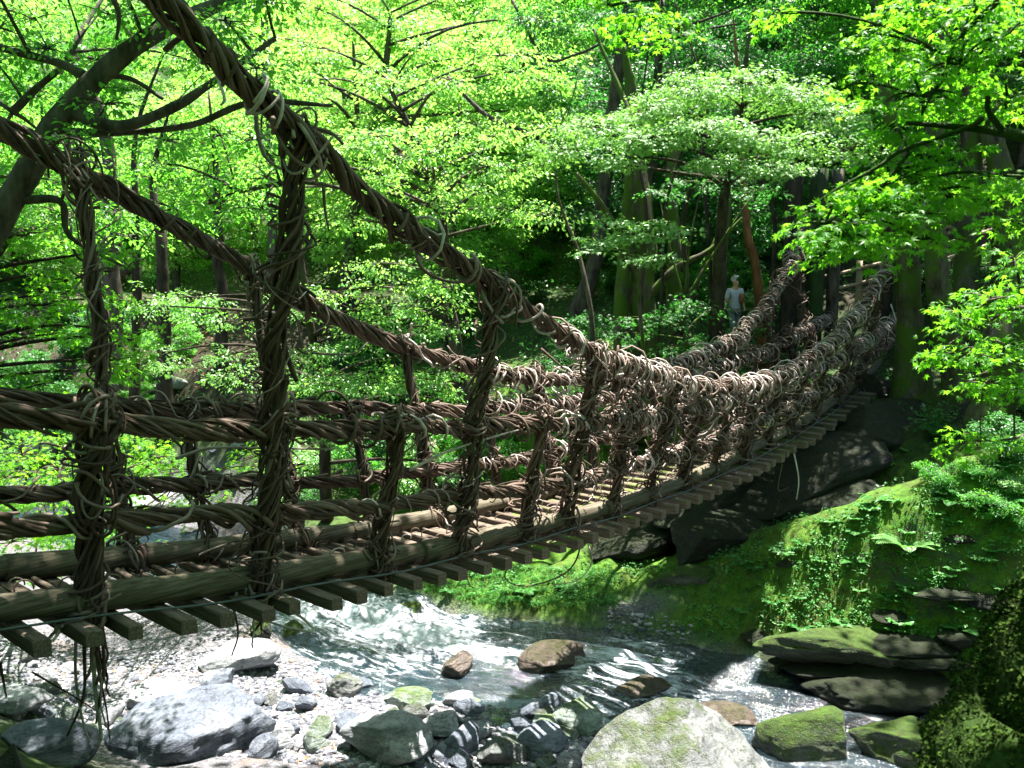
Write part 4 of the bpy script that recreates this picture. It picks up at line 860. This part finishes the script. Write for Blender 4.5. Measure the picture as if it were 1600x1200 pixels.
tree('maple_tree', 'bright green backlit maple boughs at the left edge, above the upper vine rails', [((-9.4, 10.2, tz(-9.4, 10.2)-.2), .16), (A(-90, 640, 10.6), .13), (A(-60, 500, 10.7), .1), (A(-20, 420, 10.8), .07), (A(20, 360, 10.8), .04)],
     fillp(-70, 60, 330, 640, 10.2, 11.6, 75, 1.0, .1)+fillp(50, 180, 390, 620, 10.3, 11.4, 75, 1.0, .15)+fillp(160, 240, 460, 590, 10.5, 11.2, 70, .9, .2), 'leaf_maple', 'maple', .105, 'bark_dark')
tree('maple_tree', 'green tree over the middle of the far bank, left of the pale maple', [((-1.0, 22.5, tz(-1, 22.5)-.2), .2), (A(700, 480, 21.5), .16), (A(690, 330, 21), .12), (A(640, 200, 20.5), .08), (A(600, 120, 20), .04)],
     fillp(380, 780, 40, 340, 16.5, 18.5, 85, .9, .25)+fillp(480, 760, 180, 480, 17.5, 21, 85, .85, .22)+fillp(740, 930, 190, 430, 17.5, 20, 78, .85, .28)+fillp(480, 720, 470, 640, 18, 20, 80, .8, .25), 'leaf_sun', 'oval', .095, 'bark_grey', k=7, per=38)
tree('shade_tree', 'bluish green leafy tree behind the leaning hanger, beside the leaf covered slope', [((-4.6, 20.8, tz(-4.6, 20.8)-.2), .16), (A(500, 600, 20.3), .13), (A(480, 480, 20), .09), (A(470, 380, 20), .05)],
     fillp(345, 620, 400, 640, 17.6, 20, 82, .9, .15)+fillp(190, 460, 420, 600, 19, 23, 80, .6, .42)+fillp(440, 800, 500, 720, 18, 20, 82, .8, .25), 'leaf_pale', 'oval', .085, 'bark_dark', per=38)
tree('maple_tree', 'broad pale maple, flat layered sprays arching over the dark hollow', [((4.9, 20.6, tz(4.9, 20.6)-.2), .2), (A(1120, 480, 20), .16), (A(1130, 330, 19.6), .12), (A(1150, 220, 19), .07), (A(1160, 160, 18.6), .04)],
     [pad(*q) for q in ((870, 235, 17.4, 110, 40, .7, 25), (940, 200, 17.6, 130, 50, .8, 35), (1010, 170, 17.8, 140, 60, .9, 41), (1080, 140, 18, 150, 60, 1, 44), (1160, 130, 18.2, 150, 60, 1, 44), (1240, 150, 18.4, 140, 60, 1, 41), (1310, 180, 18.6, 130, 60, .9, 32),
      (1010, 215, 17, 130, 40, .7, 28), (1090, 200, 17.2, 140, 50, .8, 35), (1170, 215, 17.2, 140, 50, .8, 35), (1240, 230, 17.4, 120, 50, .8, 28), (1130, 255, 17, 120, 30, .6, 22), (1210, 262, 17, 100, 26, .6, 19), (960, 250, 17, 90, 24, .5, 12), (1330, 235, 18, 80, 40, .6, 16))], 'leaf_pale', 'maple', .095, 'bark_dark', tilt=.22, droop=.35, per=42)
tree('maple_sapling', 'small maple with one bright star leaved spray above the dark mossy stems in the middle', [((3.2, 18.9, tz(3.2, 18.9)-.2), .06), (A(1010, 600, 18), .05), (A(1000, 480, 17.5), .04), (A(1000, 400, 17), .025)],
     [pad(*q) for q in ((930, 385, 16.6, 90, 36, .5, 9), (990, 365, 16.6, 110, 50, .6, 14), (1045, 350, 16.6, 90, 40, .5, 10), (960, 345, 16.8, 90, 30, .5, 8), (1000, 400, 16.4, 100, 30, .5, 8))], 'leaf_pale', 'maple', .115, 'bark_moss', tilt=.2)
tree('shade_tree', 'deep green low boughs in front of the mossy trunks, left of the person', [((4.4, 20.0, tz(4.4, 20)-.2), .09), (A(1075, 560, 19.4), .07), (A(1070, 470, 19), .05)],
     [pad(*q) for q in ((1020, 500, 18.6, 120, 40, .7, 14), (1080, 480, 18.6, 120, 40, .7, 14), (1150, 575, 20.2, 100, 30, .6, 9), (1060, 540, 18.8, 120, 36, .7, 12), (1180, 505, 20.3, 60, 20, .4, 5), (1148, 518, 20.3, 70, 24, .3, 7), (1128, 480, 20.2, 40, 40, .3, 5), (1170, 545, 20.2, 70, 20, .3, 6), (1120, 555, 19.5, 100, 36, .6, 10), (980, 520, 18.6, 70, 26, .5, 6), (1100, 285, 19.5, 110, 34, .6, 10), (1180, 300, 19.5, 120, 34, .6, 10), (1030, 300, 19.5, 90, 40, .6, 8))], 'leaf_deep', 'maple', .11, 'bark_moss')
tree('broadleaf_tree', 'green tree filling the top middle right, above the pale maple', [((3.4, 27, tz(3.4, 27)-.2), .22), (A(1020, 250, 26.5), .17), (A(1030, 100, 26), .12), (A(1035, 0, 26), .07)],
     fillp(800, 1340, -60, 150, 22.5, 27, 90, .6, .2, .9), 'leaf_deep', 'oval', .115, 'bark_grey', per=46, limbs=[[(A(800, 0, 24), .045), (A(850, 90, 23.6), .04), (A(900, 85, 23.4), .035), (A(935, 70, 23.2), .04)], [(A(700, 120, 24), .05), (A(760, 180, 23.6), .06), (A(830, 210, 23.4), .06), (A(870, 235, 23.2), .08)]])
tree('broadleaf_tree', 'sunlit yellow green tree glaring at the top, right of the thick rope', [((-6.2, 31, tz(-6.2, 31)-.2), .24), (A(560, 300, 30), .18), (A(600, 120, 29.5), .12), (A(610, 20, 29), .06)],
     fillp(420, 860, -70, 200, 23.5, 30, 95, .65, .2, .9), 'leaf_sun', 'oval', .12, 'bark_grey', per=48)
# near maple with the mossy trunk in the lower right corner
tb = np.array([3.35, 4.0, 3.0])
nm = tree('maple_tree', 'near maple, star leaves at the upper right, dark mossy trunk in the lower right corner',
     [((3.4, 4.0, 2.9), 1.42), ((3.38, 4.0, 3.6), 1.22), ((3.36, 4.0, 4.2), 1.0), ((3.33, 4.0, 4.9), .72), ((3.3, 4.02, 5.5), .52), ((3.28, 4.05, 6.4), .42), ((3.25, 4.2, 7.6), .34), ((3.1, 4.5, 9), .22), ((3.0, 4.7, 10.4), .1)],
     [pad(*q) for q in ((1290, 349, 5.3, 110, 70, .30, 10), (1340, 304, 5.4, 130, 80, .32, 12), (1320, 369, 5.1, 120, 60, .28, 10), (1400, 329, 5.3, 140, 80, .32, 14), (1390, 274, 5.5, 150, 70, .35, 13), (1470, 304, 5.4, 140, 80, .35, 13), (1480, 250, 5.5, 150, 70, .35, 13), (1560, 274, 5.4, 130, 90, .35, 12),
      (1440, 150, 5.6, 130, 80, .35, 11), (1500, 100, 5.5, 150, 90, .35, 13), (1570, 60, 5.4, 130, 100, .35, 12), (1575, 160, 5.5, 110, 90, .35, 10), (1400, 80, 5.8, 120, 70, .35, 9), (1350, 50, 5.9, 90, 50, .3, 6), (1440, 20, 5.8, 140, 50, .35, 9), (1530, 10, 5.4, 160, 50, .35, 10), (1340, 130, 5.9, 60, 40, .25, 4), (1400, 200, 5.6, 90, 50, .3, 5),
      (1290, 394, 5.2, 60, 26, .2, 3), (1360, 384, 5.15, 80, 30, .2, 4), (1440, 379, 5.3, 80, 30, .25, 4), (1590, 354, 5.4, 70, 50, .3, 4), (1220, 20, 6.2, 60, 30, .25, 3), (1000, 25, 6.3, 110, 60, .3, 7), (1060, 50, 6.3, 60, 40, .3, 4), (950, 10, 6.4, 60, 30, .3, 3))],
     'leaf_maple', 'maple', .066, 'moss_thick', k=14, sp_r=.17, per=30, tilt=.28,
     limbs=[[((3.2, 4.2, 7.2), .10), (A(1660, 225, 4.9), .055), (A(1600, 213, 5.0), .034), (A(1540, 203, 5.2), .026), (A(1470, 196, 5.3), .018), (A(1415, 192, 5.4), .012)], [(A(1570, 208, 5.1), .022), (A(1545, 175, 5.1), .018), (A(1543, 150, 5.1), .014)],
            [(A(1535, 185, 5.2), .02), (A(1510, 200, 5.2), .018), (A(1410, 235, 5.3), .013), (A(1370, 262, 5.3), .011), (A(1300, 300, 5.3), .008), (A(1262, 330, 5.3), .005)], [(A(1420, 240, 5.3), .011), (A(1380, 290, 5.3), .009), (A(1345, 340, 5.3), .006)], [(A(1560, 0, 5.2), .02), (A(1500, 60, 5.4), .014), (A(1470, 120, 5.5), .010), (A(1440, 180, 5.5), .006)],
            [((3.1, 4.5, 9), .1), (A(1300, -160, 5.8), .05), (A(1100, -60, 6.2), .03), (A(1020, 0, 6.3), .015)]])
me = [o for o in nm.children if o.name.startswith('trunk')][0].data; V = np.zeros(len(me.vertices)*3, np.float32); me.vertices.foreach_get('co', V); V = V.reshape(-1, 3)
loc = np.array(nm.location); mb = MB(); n = 170000
G = V[:14*42].reshape(42, 14, 3); j = rng.integers(0, 14, n); j2 = (j+1) % 14; fi = rng.random(n)**1.3*33; i0 = fi.astype(int); fr_ = (fi-i0)[:, None]; w_ = rng.random(n)[:, None]
P = (G[i0, j]*(1-fr_)+G[i0+1, j]*fr_)*(1-w_)+(G[i0, j2]*(1-fr_)+G[i0+1, j2]*fr_)*w_+loc; bump = fbm(P*5, 3); cc = G.mean(1)[i0]+loc; N_ = nrm((P-cc)*[1, 1, 0])+[0, 0, .4]
P = P+N_*(.02+.07*np.maximum(-.3, bump)[:, None]+.02*fbm(P*17, 2)[:, None]); keep = bump > -9; P, N_ = P[keep], N_[keep]
leaves(mb, P-loc, np.stack([N_[:, 0]*.8, N_[:, 1]*.8, -.4+0*N_[:, 0]], -1)+rng.normal(0, .6, P.shape), N_+rng.normal(0, .5, P.shape), rng.uniform(.012, .03, len(P)), 'far')
mm = NT('moss_fronds'); f = mm.attr('tint'); mm.bsdf(mm.mix(f, (.008, .018, .003), (.04, .08, .008)), .9, .1)
mb.build('moss', mm.m, nm, smooth=False)
tree('maple_tree', 'maple with loose bright sprays hanging at the right edge below the rail fence', [((8.6, 8.8, tz(8.6, 8.8)-.2), .1), (A(1720, 560, 8.0), .07), (A(1690, 470, 7.6), .05), (A(1680, 360, 7.4), .03)],
     [pad(*q) for q in ((1500, 500, 7.2, 110, 60, .35, 9), (1545, 470, 7.2, 100, 50, .35, 8), (1500, 555, 7.1, 110, 50, .35, 9), (1570, 540, 7.2, 110, 60, .35, 9), (1540, 600, 7.2, 120, 50, .35, 8), (1590, 600, 7.2, 80, 70, .35, 7), (1525, 690, 7.1, 80, 36, .3, 5), (1500, 705, 7.0, 50, 24, .2, 2), (1590, 480, 7.4, 60, 70, .3, 6), (1585, 410, 7.4, 80, 50, .3, 6), (1595, 690, 7.3, 50, 40, .2, 3))],
     'leaf_maple', 'maple', .078, 'bark_grey', sp_r=.2, per=24, limbs=[[(A(1700, 500, 7.5), .04), (A(1600, 480, 7.3), .02), (A(1530, 510, 7.2), .012), (A(1470, 545, 7.1), .005)], [(A(1700, 540, 7.5), .035), (A(1600, 560, 7.3), .018), (A(1520, 590, 7.2), .01)], [(A(1710, 620, 7.6), .03), (A(1600, 680, 7.3), .015), (A(1520, 690, 7.1), .006)]])
tree('maple_tree', 'maple leaning over the stream, its leaves seen low behind the vine rails at the left', [((-12.2, 13.2, tz(-12.2, 13.2)-.2), .12), (A(-60, 760, 14.5), .09), (A(60, 740, 14.6), .06), (A(200, 720, 14.8), .035), (A(330, 740, 15), .02)],
     fillp(-60, 130, 650, 860, 12.6, 15, 80, 1.0, .15)+fillp(130, 470, 660, 830, 14, 16.5, 80, .85, .28)+fillp(-60, 250, 690, 880, 11.6, 13, 75, 1.1, .15), 'leaf_maple', 'maple', .10, 'bark_dark')
# trunks on the right
def tr(px0, py0, px1, py1, Y, w, label, barkm='bark_moss', pads=(), extra=(), flare=.6, leaf='leaf_deep', mids=()):
    b = A(px0, py0, Y); b[2] = min(b[2], tz(b[0], b[1]))-.2; t = A(px1, py1, Y+.3); r = w/2/F*Y
    pts = [(b, r*1.25)]+[(A(*q), r*1.02) for q in mids]+([] if mids else [((b*.6+t*.4)+rng.normal(0, .06, 3), r*.98), (b*.25+t*.75, r*.85)])+[(t, r*.75), (t+(t-b)/np.linalg.norm(t-b)*2.2+rng.normal(0, .3, 3), r*.45), (t+(t-b)/np.linalg.norm(t-b)*4.5+rng.normal(0, .5, 3), r*.15)]
    return tree('forest_tree', label, pts, list(pads), leaf, 'oval', .14, barkm, flare=flare, limbs=extra)
up = lambda px, Y, n=3: [((A(px, -60, Y)[0]+2.5+rng.normal(0, 1.0), Y+2+rng.normal(0, .8), 15.5+rng.uniform(0, 3)), (1.8, 1.6, .8), 26) for _ in range(n)]
tr(1425, 640, 1418, 300, 19.2, 40, 'straight mossy trunk right beside the far tower post of the bridge', pads=up(1420, 20))
tr(1520, 760, 1462, 330, 18.4, 36, 'thick leaning mossy trunk with ferns on its flared foot at the right', mids=[(1504, 680, 18.4), (1484, 560, 18.6), (1468, 450, 18.7)], pads=up(1500, 20), flare=1.1)
tr(1505, 560, 1520, 250, 21, 38, 'mossy trunk standing right of the thick leaning one', pads=up(1540, 22))
tr(1590, 600, 1560, 250, 20.5, 44, 'rightmost dark mossy trunk', pads=up(1600, 22))
tr(1470, 300, 1462, 40, 24, 30, 'pale grey trunk glimpsed through the near maple leaves', 'bark_grey', flare=.1)
tr(1545, 700, 1560, 520, 17.2, 60, 'short broad dark mossy stem under the hanging maple sprays', pads=[], flare=.8)
tr(1012, 600, 1000, 330, 20.5, 46, 'thick mossy trunk in the dark middle of the picture', extra=[[(A(1005, 450, 20.5), .14), (A(975, 380, 20.4), .1), (A(940, 320, 20.3), .07), (A(900, 270, 20.3), .04)], [(A(1008, 470, 20.5), .12), (A(1055, 420, 20.3), .09), (A(1110, 390, 20.2), .06), (A(1160, 340, 20.2), .03)]])
tr(1065, 610, 1050, 330, 21, 26, 'slender mossy trunk right of the thick one in the dark middle', extra=[[(A(1062, 520, 21), .08), (A(1090, 440, 20.9), .06), (A(1120, 370, 20.8), .04)]])
tr(968, 620, 975, 360, 20.2, 24, 'slender mossy trunk left of the thick one in the dark middle')
tr(935, 600, 905, 400, 18.5, 8, 'thin leaning pale trunk behind the rope knots', 'bark_grey', flare=.1, mids=[(925, 520, 18.5)])
tr(1100, 600, 1135, 330, 21.4, 20, 'dark sloping stem just left of the person', extra=[])
tr(1200, 495, 1162, 290, 21.6, 13, 'slim reddish brown trunk that bends behind the far rope', 'bark_red', mids=[(1180, 420, 21.6), (1168, 370, 21.6)], flare=.1)
for px, Y in ((1025, 18.9), (1083, 19.6), (990, 19.8), (1125, 21.8), (1215, 22.6)):
    tr(px, 620, px+rng.uniform(-40, 50), 330, Y, rng.uniform(6, 11), 'thin dark sapling stem in the shaded hollow of the far bank', 'bark_dark', flare=.1).__setitem__('group', 'thin stems in the shaded hollow')
# glade on the left
tr(178, 480, 165, 200, 27, 26, 'grey trunk just right of the far left hanger, at the edge of the glade', 'bark_grey', pads=up(150, 27, 2), flare=.3)
tr(196, 480, 212, 330, 26, 15, 'dark forked trunk beside the grey one at the glade', 'bark_dark', extra=[[(A(198, 430, 26), .14), (A(186, 380, 26), .12), (A(180, 300, 26), .08)]], flare=.2)
tr(255, 560, 252, 380, 25.5, 22, 'dark trunk with mossy foot on the leaf covered slope', 'bark_dark', pads=up(250, 26, 1), flare=.5)
tr(345, 540, 342, 360, 27, 18, 'slim trunk in the shade right of the leaf covered slope', 'bark_dark', flare=.2)
tr(420, 200, 410, -60, 28, 14, 'slim grey trunk behind the rope at the upper left', 'bark_grey', flare=.1)
# archetypes for the forest behind
def arche(h, crown_r, leaf, label, name='forest_tree', n=15, size=.135, spr=.5, trunk=.13, low=.22):
    pads = []
    for i in range(n):
        u = (i+.5)/n; z = h*(low+(1-low)*u); R = crown_r*math.sin(pi*min(1, .25+.75*(1-u)))**.8; a = i*2.4+rng.normal(0, .4); r = R*rng.uniform(.35, .95)
        pads.append(((cos(a)*r, sin(a)*r, z), (crown_r*.42, crown_r*.42, crown_r*.17), 22 if h > 3 else 26))
    return tree(name, label, [((0, 0, -.5), trunk*1.3), ((.1, 0, h*.3), trunk), ((-.1, .1, h*.6), trunk*.7), ((0, 0, h*.92), trunk*.25)], pads, leaf, 'far', size, 'bark_grey' if trunk > .1 else 'bark_dark', sp_r=spr, per=48 if h > 3 else 30, k=7, base=(0, 0, 0))
KS = [arche(9, 3.0, 'leaf_sun', 'rounded light green forest tree on the hillside', n=21), arche(10, 3.2, 'leaf_broad', 'tall mid green forest tree on the hillside', n=22), arche(8, 3.0, 'leaf_deep', 'dark green forest tree on the hillside', n=20)]
BS = [arche(1.7, 1.2, 'leaf_deep', 'leafy dark green shrub on the bank', 'shrub', 7, .10, .3, .03, .25), arche(1.5, 1.3, 'leaf_broad', 'leafy bright green shrub on the bank', 'shrub', 7, .10, .3, .03, .2), arche(1.2, 1.1, 'leaf_pale', 'pale leafy shrub on the bank', 'shrub', 6, .10, .3, .025, .2)]
def place(src, x, y, s, first, grp):
    o = src if first else copy_tree(src); o.location = (x, y, tz(x, y)-.15); o.rotation_euler = (rng.normal(0, .05), rng.normal(0, .05), rng.uniform(0, 6.3)); o.scale = (s, s, s*rng.uniform(.85, 1.15)); o['group'] = grp; return o
rs = np.random.default_rng(11); used = [False]*3; pts = []
while len(pts) < 92:
    Y = rs.uniform(26, 62); x = rs.uniform(-.78, .74)*Y; d = float(river_d(np.array([x]), np.array([Y]))[0])
    if d < 9 or (-13 < x < -6 and Y < 36): continue
    if x > 7.5 and Y < 27.5: continue
    if any((x-a)**2+(Y-b)**2 < (1.5+Y*.03)**2*1.3 for a, b in pts): continue
    pts.append((x, Y))
for x, Y in pts:
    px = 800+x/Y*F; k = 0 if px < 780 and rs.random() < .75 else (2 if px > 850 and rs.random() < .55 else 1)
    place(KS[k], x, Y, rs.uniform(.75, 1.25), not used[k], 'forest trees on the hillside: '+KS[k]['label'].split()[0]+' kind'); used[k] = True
used = [False]*3; cnt = 0
spots = [gp(rs.uniform(-30, 300), rs.uniform(700, 860)) for _ in range(30)]+[gp(rs.uniform(-30, 480), rs.uniform(540, 800)) for _ in range(60)]+[gp(rs.uniform(-30, 480), rs.uniform(400, 560)) for _ in range(14)]+[gp(rs.uniform(480, 960), rs.uniform(560, 780)) for _ in range(44)]+[gp(rs.uniform(1100, 1620), rs.uniform(390, 520)) for _ in range(12)]+[gp(rs.uniform(1450, 1640), rs.uniform(620, 820)) for _ in range(12)]+[gp(rs.uniform(820, 1240), rs.uniform(150, 500)) for _ in range(36)]+[gp(rs.uniform(0, 400), rs.uniform(200, 420)) for _ in range(20)]
for p in spots:
    x, Y = p[0], p[1]; d = float(river_d(np.array([x]), np.array([Y]))[0]); px = 800+x/Y*F
    if d < 2.6 and d > -2.6: continue
    if 1225 < px < 1430 and Y > 19: continue
    if -10.8 < x < -6.5 and 22.5 < Y < 33: continue
    if x > 5 and Y < 19.6 and px < 1450: continue
    k = int(rs.integers(0, 3)); s = rs.uniform(.35, .95)*(1 if Y > 18 else .55)
    place(BS[k], x, Y, s, not used[k], 'shrubs on the banks: '+BS[k]['label'].split()[0]+' '+BS[k]['label'].split()[1]+' kind'); used[k] = True
def undergrowth():
    mb = MB(); C = [gp(a, b) for a, b in zip(rng.uniform(-20, 1500, 2600), rng.uniform(60, 700, 2600))]; C = np.array(C); d = river_d(C[:, 0], C[:, 1])
    x, y = C[:, 0], C[:, 1]; path = (x > -11) & (x < -6.2) & (y > 22) & (y < 34); keep = (d > 3.2) & (y > 17.5) & ~(path & (rng.random(len(C)) < .5)) & ~((x > 8) & (y > 20.5) & (y < 24.5)); C = C[keep]
    s = np.clip(C[:, 1]/22, .8, 2.2); C = C+np.stack([0*s, 0*s, .12*s], -1)
    sprays(mb, C, .32*s, 22, .12, 'far', None, .5, .5, .5); mb.build('undergrowth', M['leaf_deep'], kind='stuff', label='low leafy undergrowth covering the forest floor of the hillside', cat='undergrowth', smooth=False)
undergrowth()
# seedlings on the moss, copied from one
def seedling():
    root = empty('seedling', (0, 0, 0), label='leafy green seedling growing on the mossy slope', cat='plant'); st = MB(); lv = MB()
    for k in range(9):
        a = k*.7+rng.normal(0, .3); l = rng.uniform(.18, .34); t = np.linspace(0, 1, 8); P = np.column_stack([cos(a)*l*.8*t, sin(a)*l*.8*t, l*(1.1*t-.6*t*t)]); st.tube(P, np.linspace(.005, .002, 8), 4, False)
        q = P[2:].repeat(2, 0); n = len(q); s_ = np.tile([1, -1], n//2)[:, None]; T = np.array([cos(a), sin(a), .1]); sd = np.array([-sin(a), cos(a), 0])
        leaves(lv, q, sd*s_+T*.5+rng.normal(0, .15, (n, 3)), np.array([0, 0, 1.])+rng.normal(0, .2, (n, 3)), rng.uniform(.06, .11, n), 'oval')
    st.build('stem', M['leaf_fern'], root); lv.build('leaves', M['leaf_fern'], root, smooth=False); return root
SD = seedling()
for i in range(64):
    p = gp(rs.uniform(1080, 1580), rs.uniform(800, 1030)) if i < 46 else gp(rs.uniform(1200, 1580), rs.uniform(640, 800))
    if p[2] < .35 or abs(float(river_d(p[:1], p[1:2])[0])) < 2: continue
    place(SD, p[0], p[1], rs.uniform(.5, 1.15), i == 0, 'seedlings on the mossy slope').location.z += .12
# forest of the near bank round the viewpoint
for x, y, k in ((-7, -4, 1), (-2, -7, 2), (3.5, -6, 1), (8, -3, 2), (9.5, 2.5, 1), (-12, 1, 2), (-15, 7, 1), (13, -2, 2), (0, -12, 2), (-6, -11, 1), (7, -10, 2), (-18, 0, 1), (15, 4, 1)):
    o = copy_tree(KS[k]); o.location = (x, y, tz(x, y)-.2); o.scale = (1.35, 1.35, 1.45); o.rotation_euler = (0, 0, rng.uniform(0, 6)); o['label'] = 'forest tree of the near bank behind the viewpoint'; o['group'] = 'forest trees of the near bank'
# small broken rocks on the mossy slope
for i, (px, py, w_) in enumerate(((1395, 975, 40), (1500, 1000, 60), (1440, 1010, 60), (1180, 1000, 36), (1350, 1005, 46), (1545, 940, 50), (1230, 900, 26), (1500, 860, 30))):
    p = gp(px, py); r = w_/2/F*math.hypot(p[0], p[1]); V = rock_verts(200+i, (r*1.5, r, r*.55), 12, .06, ICO4); o = link('ledge_stone', mesh('ledge_stone', V, [ICO4[1]]), None, M['rock_dark']); o.location = (p[0], p[1], p[2]-r*.1); o.rotation_euler = (.1, -.1, rng.normal(0, .3)); tag(o, 'grey ledge stone poking out of the mossy slope', 'stone', 'ledge stones in the mossy slope')
# added trees, high crowns set along the sun direction to shade the near half of the bridge, the far end and the gully
def over(p, z): return np.array(p, float)+SUNV*((z-p[2])/SUNV[2])
def canopy(name, label, targets, z, trunkxy, r, n, leaf='leaf_broad'):
    cs = [over(p, z+rng.uniform(-1, 1)) for p in targets]; pads = [(c, (r, r, .7), n) for c in cs]; x, y = trunkxy; m = np.mean(cs, axis=0)
    return tree(name, label, [((x, y, tz(x, y)-.3), .3), ((x*.8+m[0]*.2, y*.8+m[1]*.2, z*.45), .24), ((x*.5+m[0]*.5, y*.5+m[1]*.5, z-2), .15), (m-[0, 0, .7], .08)], pads, leaf, 'far', .24, 'bark_grey', sp_r=.7, per=26, twigs=False)
brp = lambda t, z=5.2: np.array([*(BP+BD*t-BN*.6), z])
canopy('added_shade_tree', 'added shade tree of the near bank leaning out over the left part of the bridge', [brp(t, zz)+np.array([*(BN*o), 0]) for t, zz in ((-3, 7), (-1, 7), (1, 7), (2.6, 6.5), (4.2, 5.6)) for o in (-.5, 1.0, 2.5)]+[(-5, 10.1, 10), (-6.6, 9.9, 9), (-4, 10.5, 11), (-7.6, 9.9, 8)], 15, (-13.5, 13.5), 1.15, 26)
canopy('added_shade_tree', 'added shade tree behind the far towers with its crown over the end of the bridge', [brp(t)+np.array([*(BN*o), 0]) for t in (16.4, 17.9, 19.4, 21.4) for o in (-2, .5, 3)], 15.5, (15.5, 27.5), 1.5, 16, 'leaf_deep')
canopy('added_shade_tree', 'added shade tree above the mossy slope, crown out of the picture', [(x, y, 1.8) for x, y in ((6, 18.3), (7, 17.2), (8, 17.6), (7.4, 18.6), (9, 18.6), (10, 18), (9, 16.6), (10.5, 14), (6.5, 12), (8, 11.4), (10.5, 16.5))], 16, (14, 20), 1.2, 21, 'leaf_deep')
canopy('added_shade_tree', 'added shade tree of the near bank, its crown over the viewpoint', [(x, y, 5.5) for x, y in ((-2, 3), (0, 3.5), (1.6, 2.6), (1, 1.5), (-4, 4.5))], 13.5, (-1, -3), 1.4, 16)
canopy('added_shade_tree', 'added shade tree of the far bank, its crown over the shaded hollow of mossy trunks', [(x, y, 4) for x, y in ((.5, 20), (2.2, 20.2), (4, 20.2), (5.5, 21), (3, 22), (1, 22), (6.5, 22.5))], 17, (2, 27), 1.5, 15, 'leaf_deep')
